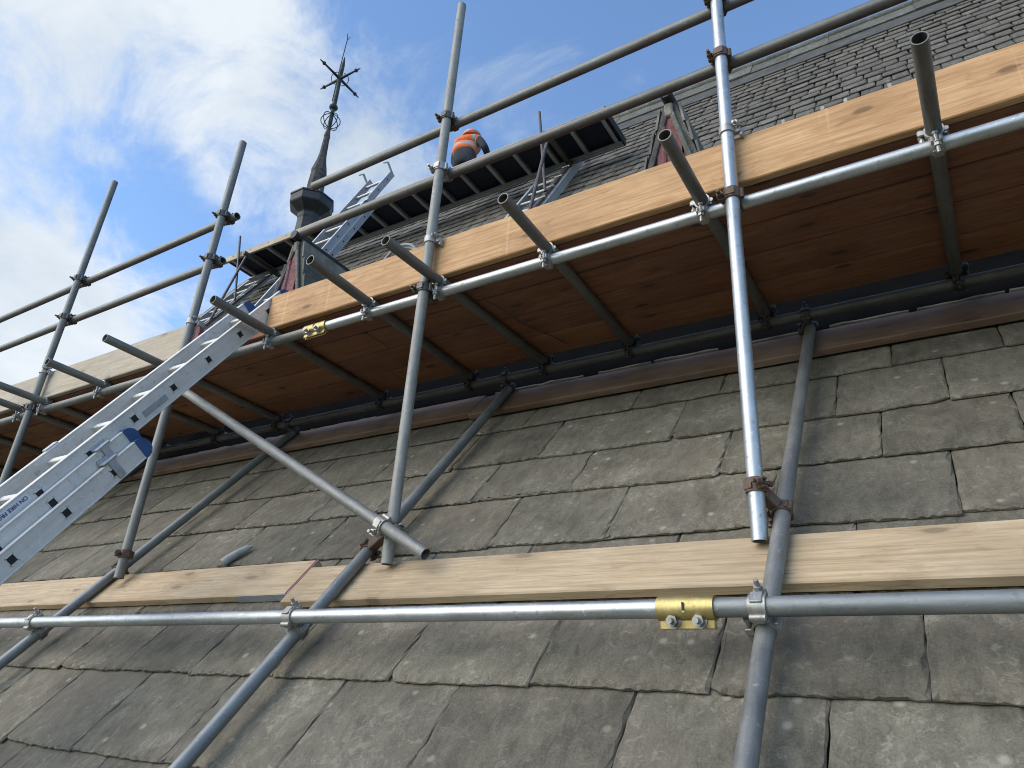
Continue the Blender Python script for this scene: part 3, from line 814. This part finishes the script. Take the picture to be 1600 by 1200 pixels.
# boards laid on the slates
board('sole_board', -2.372, 1.53, low(-0.4, 1.712, -1.3345), S, N, 0.213, 0.036, WOOD_PALE, 'pine board lying on the slates below the poles, right of the purple joint', 'boards laid on the slates')
sb = board('sole_board', -6.28, -2.376, low(-4.3, 1.760, -1.3345), S, N, 0.213, 0.036, WOOD_PALE, 'paler pine board lying on the slates below the ladder, left of the purple joint', 'boards laid on the slates')
mb = MB(); mb.box(low(-2.384, 1.760, -1.3159), (0.010, 0.212, 0.0016), (AX, S, N)); build('painted_end', mb, PURPLE, sb)
mb = MB(); mb.box(low(-2.53, 1.760 - 0.1085, -1.3345), (0.31, 0.002, 0.033), (AX, S, N)); build('end_band', mb, ALU_OLD, sb)
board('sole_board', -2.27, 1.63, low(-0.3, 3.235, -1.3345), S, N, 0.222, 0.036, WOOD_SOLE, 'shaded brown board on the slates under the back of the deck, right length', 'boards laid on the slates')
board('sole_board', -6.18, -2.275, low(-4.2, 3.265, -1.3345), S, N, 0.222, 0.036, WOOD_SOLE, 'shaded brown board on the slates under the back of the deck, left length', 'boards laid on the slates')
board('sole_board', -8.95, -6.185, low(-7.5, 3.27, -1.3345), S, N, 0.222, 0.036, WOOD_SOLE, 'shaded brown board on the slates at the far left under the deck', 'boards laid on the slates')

# ------------------------------------------------------------------ ladders
def ladder(name, o, d_, sections, label, mat=ALU, cap=BLUE, pitch=0.25, rung_r=0.0145, square=True, hook=False):
    """o: hole line of the right stile at t = 0. Sections: (t0, t1, x_right, x_left, m offset, stile depth)."""
    d_ = V(d_).normalized(); m_ = V((0, d_.z, -d_.y)); o = V(o)
    root = empty(name, o + d_ * sections[0][0], label, 'ladder')
    th = 0.026
    for si, (t0, t1, xr, xl, mo, dep) in enumerate(sections):
        secs = []
        for side, xo in ((1, xr), (-1, xl)):
            mb = MB(); c = V((xo - side * th / 2, o.y, o.z)) + d_ * ((t0 + t1) / 2) + m_ * mo
            mb.box(c, (th - 0.006, dep, t1 - t0), (AX, m_, d_))
            for sg in (-1, 1):                                    # flange lips
                mb.box(c + m_ * (sg * (dep / 2 - 0.003)), (th, 0.0075, t1 - t0 + 0.0004), (AX, m_, d_), 0.002)
            st = build('stile', mb, mat, root, c, frame_from((AX, m_, d_)))
            if cap is not None:
                mb = MB(); e = V((xo - side * th / 2, o.y, o.z)) + d_ * t1 + m_ * mo; prof = []
                for i in range(7):
                    a = math.pi * i / 6; prof.append((math.cos(a) * dep * 0.52, math.sin(a) * 0.045))
                prof = [(dep * 0.52, -0.012)] + prof + [(-dep * 0.52, -0.012)]
                vs = [e + m_ * p + d_ * q + AX * (sx * (th / 2 + 0.0015)) for sx in (-1, 1) for p, q in prof]; k_ = len(prof)
                mb.add(vs, [tuple(range(k_)), tuple(range(2 * k_ - 1, k_ - 1, -1))] + [(i, k_ + i, k_ + (i + 1) % k_, (i + 1) % k_) for i in range(k_)])
                build('end_cap', mb, cap, st)
        k0 = math.ceil((t0 + 0.06) / pitch); k1 = math.floor((t1 - 0.06) / pitch)
        for k in range(k0, k1 + 1):
            c = V((0, o.y, o.z)) + d_ * (k * pitch) + m_ * mo
            a, b = c + AX * (xl + th), c + AX * (xr - th); mb = MB()
            if square: mb.box((a + b) / 2, ((b - a).length + 0.03, 0.030, 0.030), (AX, m_, d_), 0.004)
            else: mb.cyl(a - AX * 0.015, b + AX * 0.015, rung_r, None, 12)
            for sg, xo in ((1, xr), (-1, xl)):                    # swaged rung end in the stile, its shaded hollow painted black
                q = c + AX * (xo - sg * 0.003)
                if square:
                    for u_, v_ in ((m_, d_), (d_, m_)):
                        for s2 in (-1, 1): mb.box(q + u_ * (s2 * 0.0165) + AX * (sg * 0.0012), (0.0035, 0.0035, 0.0365), (AX, u_, v_))
                mb.cur = 1
                if square: mb.box(q + AX * (sg * 0.0006), (0.0016, 0.030, 0.030), (AX, m_, d_))
                else: mb.cyl(q - AX * 0.002, q + AX * (sg * 0.0016), 0.011, None, 12)
                mb.cur = 0
            build('rung', mb, [mat, BLACK], root, (a + b) / 2)
    return root, d_, m_
LO = V((-3.05, 2.1665, 1.9585)); LE = math.radians(57.24)
lad, ld, lm = ladder('extension_ladder', LO, (0, math.cos(LE), math.sin(LE)), [
    (-3.75, -1.09, -2.990, -3.455, 0.105, 0.088),
    (-3.75, -1.085, -3.022, -3.418, 0.0495, 0.094),
    (-3.6, 0.165, -3.050, -3.380, -0.001, 0.100)], 'three-part aluminium extension ladder with blue end caps leaning at the left')
# guide brackets holding the sections together
for xr_, mo, t_ in ((-2.990, 0.052, -1.235), (-3.022, -0.004, -1.205)):
    mb = MB(); c = V((xr_ + 0.0, LO.y, LO.z)) + ld * t_ + lm * mo
    mb.box(c + AX * (-0.012), (0.042, 0.008, 0.075), (AX, lm, ld), 0.002)
    mb.box(c + AX * 0.004 + lm * 0.045, (0.004, 0.085, 0.034), (AX, lm, ld), 0.001)
    mb.box(c + AX * (-0.030) - lm * 0.006, (0.006, 0.02, 0.075), (AX, lm, ld), 0.001)
    build('guide_bracket', mb, ALU_OLD, lad)
mb = MB(); mb.box(V((-3.375, LO.y, LO.z)) + ld * (-1.2) - lm * 0.054, (0.034, 0.01, 0.065), (AX, lm, ld), 0.002); build('guide_bracket', mb, ALU_OLD, lad)
# worn rectangle of a removed label, and the hire label
mb = MB(); mb.box(V((-3.0525, LO.y, LO.z)) + ld * (-0.88) + lm * 0.012, (0.0012, 0.03, 0.15), (AX, lm, ld)); build('removed_label_patch', mb, ALU_OLD, lad)
mb = MB(); stc = V((-3.0522, LO.y, LO.z)) + ld * (-1.665) - lm * 0.0245
mb.box(stc, (0.0010, 0.032, 0.26), (AX, lm, ld)); stk = build('hire_label', mb, WHITE, lad)
cu = bpy.data.curves.new('lettering', 'FONT'); cu.body = 'ON HIRE FROM'; cu.size = 0.0215; cu.extrude = 0.0002; cu.align_y = 'CENTER'; cu.offset = 0.0006
to = bpy.data.objects.new('tmp_text', cu); C.objects.link(to)
dg = bpy.context.evaluated_depsgraph_get(); tme = bpy.data.meshes.new_from_object(to.evaluated_get(dg)); bpy.data.objects.remove(to)
tme.materials.clear(); tme.materials.append(INK)
tx = link('lettering', tme, stc + AX * 0.0008 + ld * 0.122, frame_from((-ld, lm, AX)), stk)

UE = math.radians(64.97)
UO = V((-5.08, 4.766, 5.686))
ul, ud, um = ladder('access_ladder', UO, (0, math.cos(UE), math.sin(UE)), [
    (-4.15, 0.16, -5.08, -5.44, 0.0, 0.075), (-4.15, -0.55, -5.05, -5.47, 0.072, 0.072)], 'two-part aluminium ladder rising from the platform past the red lucarne to the high walkway', ALU_OLD, None, 0.262, 0.0165, False)
for x_, t_ in ((-5.09, 0.15), (-5.43, 0.07)):
    mb = MB(); p = V((x_, UO.y, UO.z)) + ud * t_
    mb.path([p, p + V((0.0, -0.10, 0.10))], 0.014, 8); mb.path([p + V((0, -0.10, 0.10)), p + V((-0.05, -0.12, 0.09))], 0.010, 8)
    build('hook_bar', mb, ALU_OLD, ul)
mb = MB(); mb.box(V((-5.062, UO.y, UO.z)) + ud * (-0.56) + um * 0.03, (0.035, 0.14, 0.05), (AX, um, ud), 0.003); build('guide_bracket', mb, ALU_OLD, ul)

def roof_ladder(xr, wd, d0, d1, label):
    root = empty('roof_ladder', upp(xr, d0, 0.05), label, 'ladder', 'roof ladders')
    for x_ in (xr, xr - wd):
        mb = MB(); mb.box(upp(x_, (d0 + d1) / 2, 0.105), (0.028, d1 - d0, 0.085), (AX, U, NU), 0.003)
        for sg in (-1, 1): mb.box(upp(x_, (d0 + d1) / 2, 0.105 + sg * 0.038), (0.034, d1 - d0 + 0.001, 0.008), (AX, U, NU))
        build('stile', mb, ALU_OLD, root)
    n_ = int((d1 - d0) / 0.27)
    for i in range(n_):
        mb = MB(); q = d0 + 0.15 + i * 0.27; mb.cyl(upp(xr, q, 0.115), upp(xr - wd, q, 0.115), 0.016, None, 10); build('rung', mb, ALU_OLD, root)
    for x_ in (xr - 0.06, xr - wd + 0.06):
        mb = MB(); mb.path([upp(x_, d1, 0.10), upp(x_, d1 + 0.10, 0.12), upp(x_, d1 + 0.12, 0.06)], 0.012, 8); build('hook', mb, IRON, root)
roof_ladder(-3.02, 0.42, 1.2, 4.75, 'aluminium roof ladder lying on the small slates under the right end of the walkway')
roof_ladder(-8.10, 0.42, 1.2, 4.75, 'aluminium roof ladder lying on the slates by the far gable edge')

# ------------------------------------------------------------------ high walkway
ZW, YN, YFW = 5.70, 5.065, 5.555
XW0, XW1 = -8.42, -2.44
wk = empty('staging_walkway', ((XW0 + XW1) / 2, (YN + YFW) / 2, ZW), 'long dark-bottomed staging walkway with grey ribs high on the roof', 'walkway')
mb = MB(); mb.box(((XW0 + XW1) / 2, (YN + YFW) / 2, ZW + 0.075), (XW1 - XW0, YFW - YN - 0.034, 0.014)); build('deck_panel', mb, NAVY, wk)
for y_, mt in ((YN, WOOD_GREY), (YFW, ALU_OLD)):
    mb = MB(); mb.box(((XW0 + XW1) / 2, y_, ZW + 0.045), (XW1 - XW0, 0.035, 0.095), None, 0.004)
    if y_ == YFW: mb.box(((XW0 + XW1) / 2, y_ - 0.03, ZW + 0.012), (XW1 - XW0, 0.06, 0.012))
    st = build('stile', mb, mt, wk)
    if y_ == YN:
        x = XW0 + 0.22
        while x < XW1:
            mb = MB(); mb.cyl((x, y_ - 0.0195, ZW + 0.058), (x, y_ - 0.016, ZW + 0.058), 0.014, None, 10); build('rib_end', mb, IRON, st); x += 0.36
x = XW1 - 0.055
while x > XW0 + 0.1:
    mb = MB(); mb.box((x, (YN + YFW) / 2, ZW + 0.035), (0.045, YFW - YN - 0.036, 0.05), None, 0.004); build('rib', mb, ALU_OLD, wk); x -= 0.36
mb = MB(); mb.box((XW1 + 0.008, (YN + YFW) / 2, ZW + 0.05), (0.016, YFW - YN + 0.03, 0.10)); build('end_plate', mb, BLACK, wk)
def bracket(x_, xt, label):
    root = empty('roof_bracket', (x_, 5.2, ZW - 0.75), label, 'bracket', 'steel brackets carrying the walkway')
    mb = MB(); mb.path([(x_, 5.02, ZW - 0.78), (xt, 5.02, ZW + 0.36)], 0.016, 8); build('upright', mb, IRON, root)
    mb = MB(); mb.box((x_, 5.30, ZW - 0.035), (0.05, 0.66, 0.05), None, 0.004); build('arm', mb, IRON, root)
    pr = upp(x_, 2.85, 0.16)
    mb = MB(); mb.path([(x_, 5.02, ZW - 0.06), pr], 0.018, 8); build('strut', mb, IRON, root)
    mb = MB(); mb.box(upp(x_, 3.75, 0.165), (0.06, 1.9, 0.03), (AX, U, NU), 0.004); build('back_rail', mb, IRON, root)
    for k in range(6):
        mb = MB(); mb.cyl(upp(x_ - 0.045, 3.0 + k * 0.3, 0.175), upp(x_ + 0.045, 3.0 + k * 0.3, 0.175), 0.012, None, 8); build('pin', mb, ZINC, root)
bracket(-3.07, -3.20, 'dark steel bracket with tall rod under the right end of the walkway')
bracket(-7.85, -8.12, 'dark steel bracket with tall notched rod at the far left end of the walkway')

# ------------------------------------------------------------------ person kneeling on the walkway
pz = ZW + 0.085
def skin_mesh(name, nodes, edges, mats, root=0, lvl=2):
    me = bpy.data.meshes.new(name); me.from_pydata([tuple(n_[0]) for n_ in nodes], edges, [])
    ob = bpy.data.objects.new(name, me); C.objects.link(ob)
    md = ob.modifiers.new('skin', 'SKIN'); md.use_smooth_shade = True
    for i, n_ in enumerate(nodes):
        sv = me.skin_vertices[0].data[i]; r = n_[1]; sv.radius = r if isinstance(r, tuple) else (r, r); sv.use_root = (i == root)
    sb_ = ob.modifiers.new('sub', 'SUBSURF'); sb_.levels = lvl; sb_.render_levels = lvl
    dg = bpy.context.evaluated_depsgraph_get(); dg.update()
    out = bpy.data.meshes.new_from_object(ob.evaluated_get(dg)); bpy.data.objects.remove(ob)
    out.name = name; out.materials.clear()
    for m in mats: out.materials.append(m)
    for p in out.polygons: p.use_smooth = True; p.material_index = 0
    return out
body_nodes = [((0, 0, 0.40), (0.165, 0.13)), ((-0.03, 0.05, 0.55), (0.15, 0.12)), ((-0.07, 0.13, 0.74), (0.17, 0.12)), ((-0.10, 0.19, 0.86), (0.12, 0.10)), ((-0.12, 0.24, 0.93), 0.055), ((-0.13, 0.285, 1.00), (0.075, 0.085)), ((-0.135, 0.31, 1.08), (0.07, 0.08)),
    ((0.12, 0.02, 0.36), 0.095), ((0.15, 0.27, 0.085), 0.068), ((0.14, -0.03, 0.075), 0.06), ((0.13, -0.16, 0.06), 0.045), ((0.13, -0.22, 0.02), 0.035),
    ((-0.12, 0.02, 0.36), 0.095), ((-0.15, 0.27, 0.085), 0.068), ((-0.14, -0.03, 0.075), 0.06), ((-0.13, -0.16, 0.06), 0.045), ((-0.13, -0.22, 0.02), 0.035),
    ((0.10, 0.18, 0.84), 0.07), ((0.25, 0.14, 0.60), 0.055), ((0.22, 0.34, 0.50), 0.042), ((0.20, 0.40, 0.47), 0.032),
    ((-0.29, 0.18, 0.82), 0.07), ((-0.34, 0.20, 0.60), 0.055), ((-0.27, 0.38, 0.52), 0.042), ((-0.24, 0.44, 0.49), 0.032)]
for hx, sgn, base in ((0.20, 1, 20), (-0.24, -1, 24)):
    for fi in range(5):
        pass
body_edges = [(0, 1), (1, 2), (2, 3), (3, 4), (4, 5), (5, 6), (0, 7), (7, 8), (8, 9), (9, 10), (10, 11), (0, 12), (12, 13), (13, 14), (14, 15), (15, 16), (3, 17), (17, 18), (18, 19), (19, 20), (3, 21), (21, 22), (22, 23), (23, 24)]
for b_, hx, hy, hz in ((20, 0.20, 0.40, 0.47), (24, -0.24, 0.44, 0.49)):      # fingers
    sg = 1 if hx > 0 else -1
    for fi, (dx, ln) in enumerate(((-0.030, 0.07), (-0.010, 0.08), (0.010, 0.076), (0.030, 0.06), (-0.05, 0.03))):
        i0 = len(body_nodes)
        body_nodes.append(((hx + sg * -dx * 0.8, hy + ln * 0.55, hz - 0.008), 0.0105)); body_nodes.append(((hx + sg * -dx, hy + ln, hz - 0.03), 0.009))
        body_edges += [(b_, i0), (i0, i0 + 1)]
pme = skin_mesh('body', body_nodes, body_edges, [CLOTH, SKIN])
for p in pme.polygons:
    if (p.center.z > 0.955) or (p.center.y > 0.39 and p.center.z < 0.6 and abs(p.center.x) > 0.12): p.material_index = 1
for q_ in (pme,): q_.transform(Matrix.Scale(0.86, 4))
per = empty('person', (-4.40, 5.27, pz), 'person in orange hi-vis vest and dark trousers kneeling on the high walkway, back turned', 'person')
PO = V((-4.40, 5.27, pz))
o = link('body', pme, PO, None, per)
vme = skin_mesh('vest', [((-0.015, 0.025, 0.47), (0.195, 0.160)), ((-0.03, 0.05, 0.56), (0.19, 0.158)), ((-0.07, 0.13, 0.74), (0.21, 0.150)), ((-0.10, 0.185, 0.865), (0.165, 0.118)), ((-0.115, 0.215, 0.905), (0.10, 0.09)),
    ((0.08, 0.18, 0.83), 0.085), ((0.135, 0.17, 0.79), 0.082), ((-0.27, 0.18, 0.81), 0.085), ((-0.315, 0.185, 0.77), 0.082)], [(0, 1), (1, 2), (2, 3), (3, 4), (3, 5), (5, 6), (3, 7), (7, 8)], [ORANGE, SILVER])
for p in vme.polygons:
    z_ = p.center.z
    if 0.60 < z_ < 0.645 or z_ < 0.435: p.material_index = 1
    if 0.645 < z_ < 0.95 and (0.045 < p.center.x < 0.095 or -0.26 < p.center.x < -0.21): p.material_index = 1
vme.transform(Matrix.Scale(0.86, 4))
link('vest', vme, PO, None, per)
mb = MB(); hc = V((-0.135, 0.30, 1.085)) * 0.86
rows_ = []
for i in range(9):
    a = math.pi / 2 * i / 8; rows_.append((0.115 * math.cos(a) + 0.001, 0.105 * math.sin(a)))
mb.lathe(PO + hc, [(0.128, -0.022), (0.130, -0.012), (0.117, 0.0)] + rows_, 20)
hl = build('safety_helmet', mb, ORANGE, per, smooth='auto')
mb = MB(); mb.box(PO + hc + V((0, 0.12, -0.012)), (0.16, 0.10, 0.012), None, 0.004); build('peak', mb, ORANGE, hl)
mb = MB(); mb.lathe(PO + hc, [(0.1185, 0.012), (0.1185, 0.030), (0.112, 0.034), (0.112, 0.010)], 20); build('band', mb, SILVER, hl)

# ------------------------------------------------------------------ roof turret with finial, beyond the gable
T0 = V((-12.0, 9.0, 0))
tr = empty('turret', (T0.x, T0.y, gz), 'slim dark octagonal turret with flared cap behind the far end of the roof', 'turret')
ph = math.pi / 8
mb = MB(); mb.lathe(T0, [(0.55, gz), (0.55, 7.5), (0.30, 8.2), (0.255, 10.40), (0.275, 10.45), (0.275, 10.54)], 8, ph); build('shaft', mb, TURRET, tr)
mb = MB(); mb.lathe(T0, [(0.27, 10.541), (0.28, 10.56), (0.30, 10.58), (0.50, 10.74), (0.52, 10.77), (0.52, 10.96), (0.54, 10.97), (0.54, 11.01), (0.51, 11.03), (0.2, 11.12)], 8, ph)
build('cap', mb, TURRET, tr)
mb = MB()
prof = [(0.25, 11.08), (0.215, 11.2), (0.205, 11.55), (0.19, 11.85), (0.20, 11.9), (0.185, 11.98), (0.13, 12.22), (0.095, 12.45), (0.085, 12.7), (0.075, 13.0), (0.085, 13.05), (0.06, 13.22)]
mb.lathe(T0, prof, 8, ph); build('spirelet', mb, TURRET_WOOD, tr)
for i in range(8):                                                # torn lead flashing tabs at the foot of the spirelet
    if i in (2, 5): continue
    a = ph + i * math.pi / 4 + math.pi / 8; mb = MB(); c = T0 + V((math.cos(a) * 0.26, math.sin(a) * 0.26, 11.2))
    mb.box(c, (0.14, 0.02, 0.15), (V((-math.sin(a), math.cos(a), 0)), V((math.cos(a), math.sin(a), 0.5)).normalized(), V((-math.cos(a) * 0.45, -math.sin(a) * 0.45, 0.9)).normalized())); build('lead_tab', mb, LEAD, tr)
fn = empty('finial', T0 + V((0, 0, 13.2)), 'wrought iron finial with openwork ball, cross arms and lightning rod on the turret', 'finial')
mb = MB(); mb.path([T0 + AZ * 13.15, T0 + AZ * 13.9, T0 + AZ * 14.15], [0.055, 0.05, 0.045], 10); mb.lathe(T0, [(0.03, 13.94), (0.10, 14.0), (0.115, 14.04), (0.10, 14.08), (0.03, 14.13)], 14)
mb.path([T0 + AZ * 14.1, T0 + AZ * 15.2, T0 + AZ * 15.55, T0 + AZ * 15.85], [0.06, 0.05, 0.05, 0.012], 10); build('mast', mb, COPPER, fn)
for i in range(4):
    a = i * math.pi / 4; mb = MB(); pts = []
    for k in range(25):
        t = 2 * math.pi * k / 24; pts.append(T0 + V((math.cos(a) * math.cos(t) * 0.24, math.sin(a) * math.cos(t) * 0.24, 13.58 + 0.24 * math.sin(t))))
    mb.path(pts, 0.012, 6, False); build('cage_hoop', mb, COPPER, fn)
for a_, ln in ((AX, 0.66), (-AX, 0.66), (AY, 0.66), (-AY, 0.66)):
    mb = MB(); c = T0 + AZ * 15.05
    mb.path([c, c + a_ * 0.15, c + a_ * ln * 0.80, c + a_ * ln * 0.84, c + a_ * ln * 0.89, c + a_ * ln * 0.94, c + a_ * ln * 1.08], [0.042, 0.036, 0.024, 0.05, 0.05, 0.022, 0.012], 8); build('arm', mb, COPPER, fn)
for i in range(4):
    a = math.pi / 4 + i * math.pi / 2; mb = MB(); c = T0 + AZ * 15.05; e = V((math.cos(a), math.sin(a), 0))
    pts = [c + e * (0.07 + 0.15 * math.sin(t)) + AZ * (0.22 * math.cos(t)) for t in [math.pi * k / 10 for k in range(11)]]
    mb.path(pts, 0.011, 6); build('scroll', mb, COPPER, fn)
mb = MB(); r0 = T0 + V((-0.085, -0.02, 14.3)); mb.path([r0, T0 + V((-0.07, -0.02, 15.6)), T0 + V((-0.03, -0.02, 16.5))], 0.013, 6)
for q in (V((0.09, 0, 0.03)), V((-0.03, 0.02, 0.16)), V((0.03, -0.05, 0.15))): mb.path([T0 + V((-0.03, -0.02, 16.48)), T0 + V((-0.03, -0.02, 16.5)) + q * 1.2], 0.009, 6)
build('lightning_rod', mb, COPPER, fn)

# ------------------------------------------------------------------ small things
for i, (x_, wh) in enumerate(((-0.36, 'leftmost of four behind the toe board'), (-0.21, 'second from the left of four behind the toe board'), (-0.124, 'third from the left of four behind the toe board'), (0.032, 'rightmost of four behind the toe board'))):
    mb = MB(); mb.box((x_, 2.42, 2.095), (0.014, 0.004, 0.43), None, 0.001); mb.box((x_, 2.44, 1.885), (0.014, 0.06, 0.006))
    tag(build('metal_strap', mb, ZINC), 'thin pale metal strap sticking up, ' + wh, 'strap', 'metal straps behind the toe board')
def coil(c, r, label):
    mb = MB()
    for k in range(5):
        pts = [V(c) + V((math.cos(t) * (r - 0.012 * (k % 2)), -0.03 + 0.016 * k + 0.01 * math.sin(t), math.sin(t) * (r - 0.012 * (k % 2)))) for t in [2 * math.pi * j / 28 for j in range(29)]]
        mb.path(pts, 0.009, 6, False)
    tag(build('cable_coil', mb, PALEGREY, smooth='auto'), label, 'coil', 'coils behind the toe board')
coil((-2.40, 2.46, 2.245), 0.12, 'grey coil showing above the toe board beside the mortar-stained pole')
coil((-2.72, 2.46, 2.14), 0.12, 'grey coil barely showing above the toe board left of the other coil')
mb = MB(); prof = [(-0.07, -0.25), (0.07, -0.25), (0.07, 0.20), (0.05, 0.26), (0.0, 0.285), (-0.05, 0.26), (-0.07, 0.20)]
c = V((-4.12, 2.40, 2.00)); vs = [c + V((a, y_, b)) for y_ in (0, 0.03) for a, b in prof]; k_ = len(prof)
mb.add(vs, [tuple(range(k_)), tuple(range(2 * k_ - 1, k_ - 1, -1))] + [(i, k_ + i, k_ + (i + 1) % k_, (i + 1) % k_) for i in range(k_)])
tag(build('painted_board', mb, PAINT_RED), 'faded red round-topped board standing behind the ladder', 'board')
# lead tingle: a folded lead clip in the slates above the left board
mb = MB(); tp = low(-3.02, 2.03, -1.335)
mb.path([low(-3.08, 1.925, -1.335), low(-3.06, 1.96, -1.333), low(-3.02, 2.03, -1.337), low(-3.005, 2.06, -1.345)], [0.020, 0.021, 0.018, 0.004], 10)
tag(build('lead_clip', mb, PALEGREY, smooth='auto'), 'rolled grey lead clip lying on the slates above the left board', 'clip')
# thin rusty cord hanging under the deck
mb = MB(); pts = [V((-1.80 + 0.02 * math.sin(i), 2.35 + i * 0.075, 1.822 - 0.006 * math.sin(i * 0.9))) for i in range(9)]
pts = [V((p.x + 0.02 * i, p.y, p.z)) for i, p in enumerate(pts)]
mb.path(pts, 0.0032, 6); tag(build('cord', mb, RUST), 'thin rusty cord stretched under the deck boards right of the stained pole', 'cord')
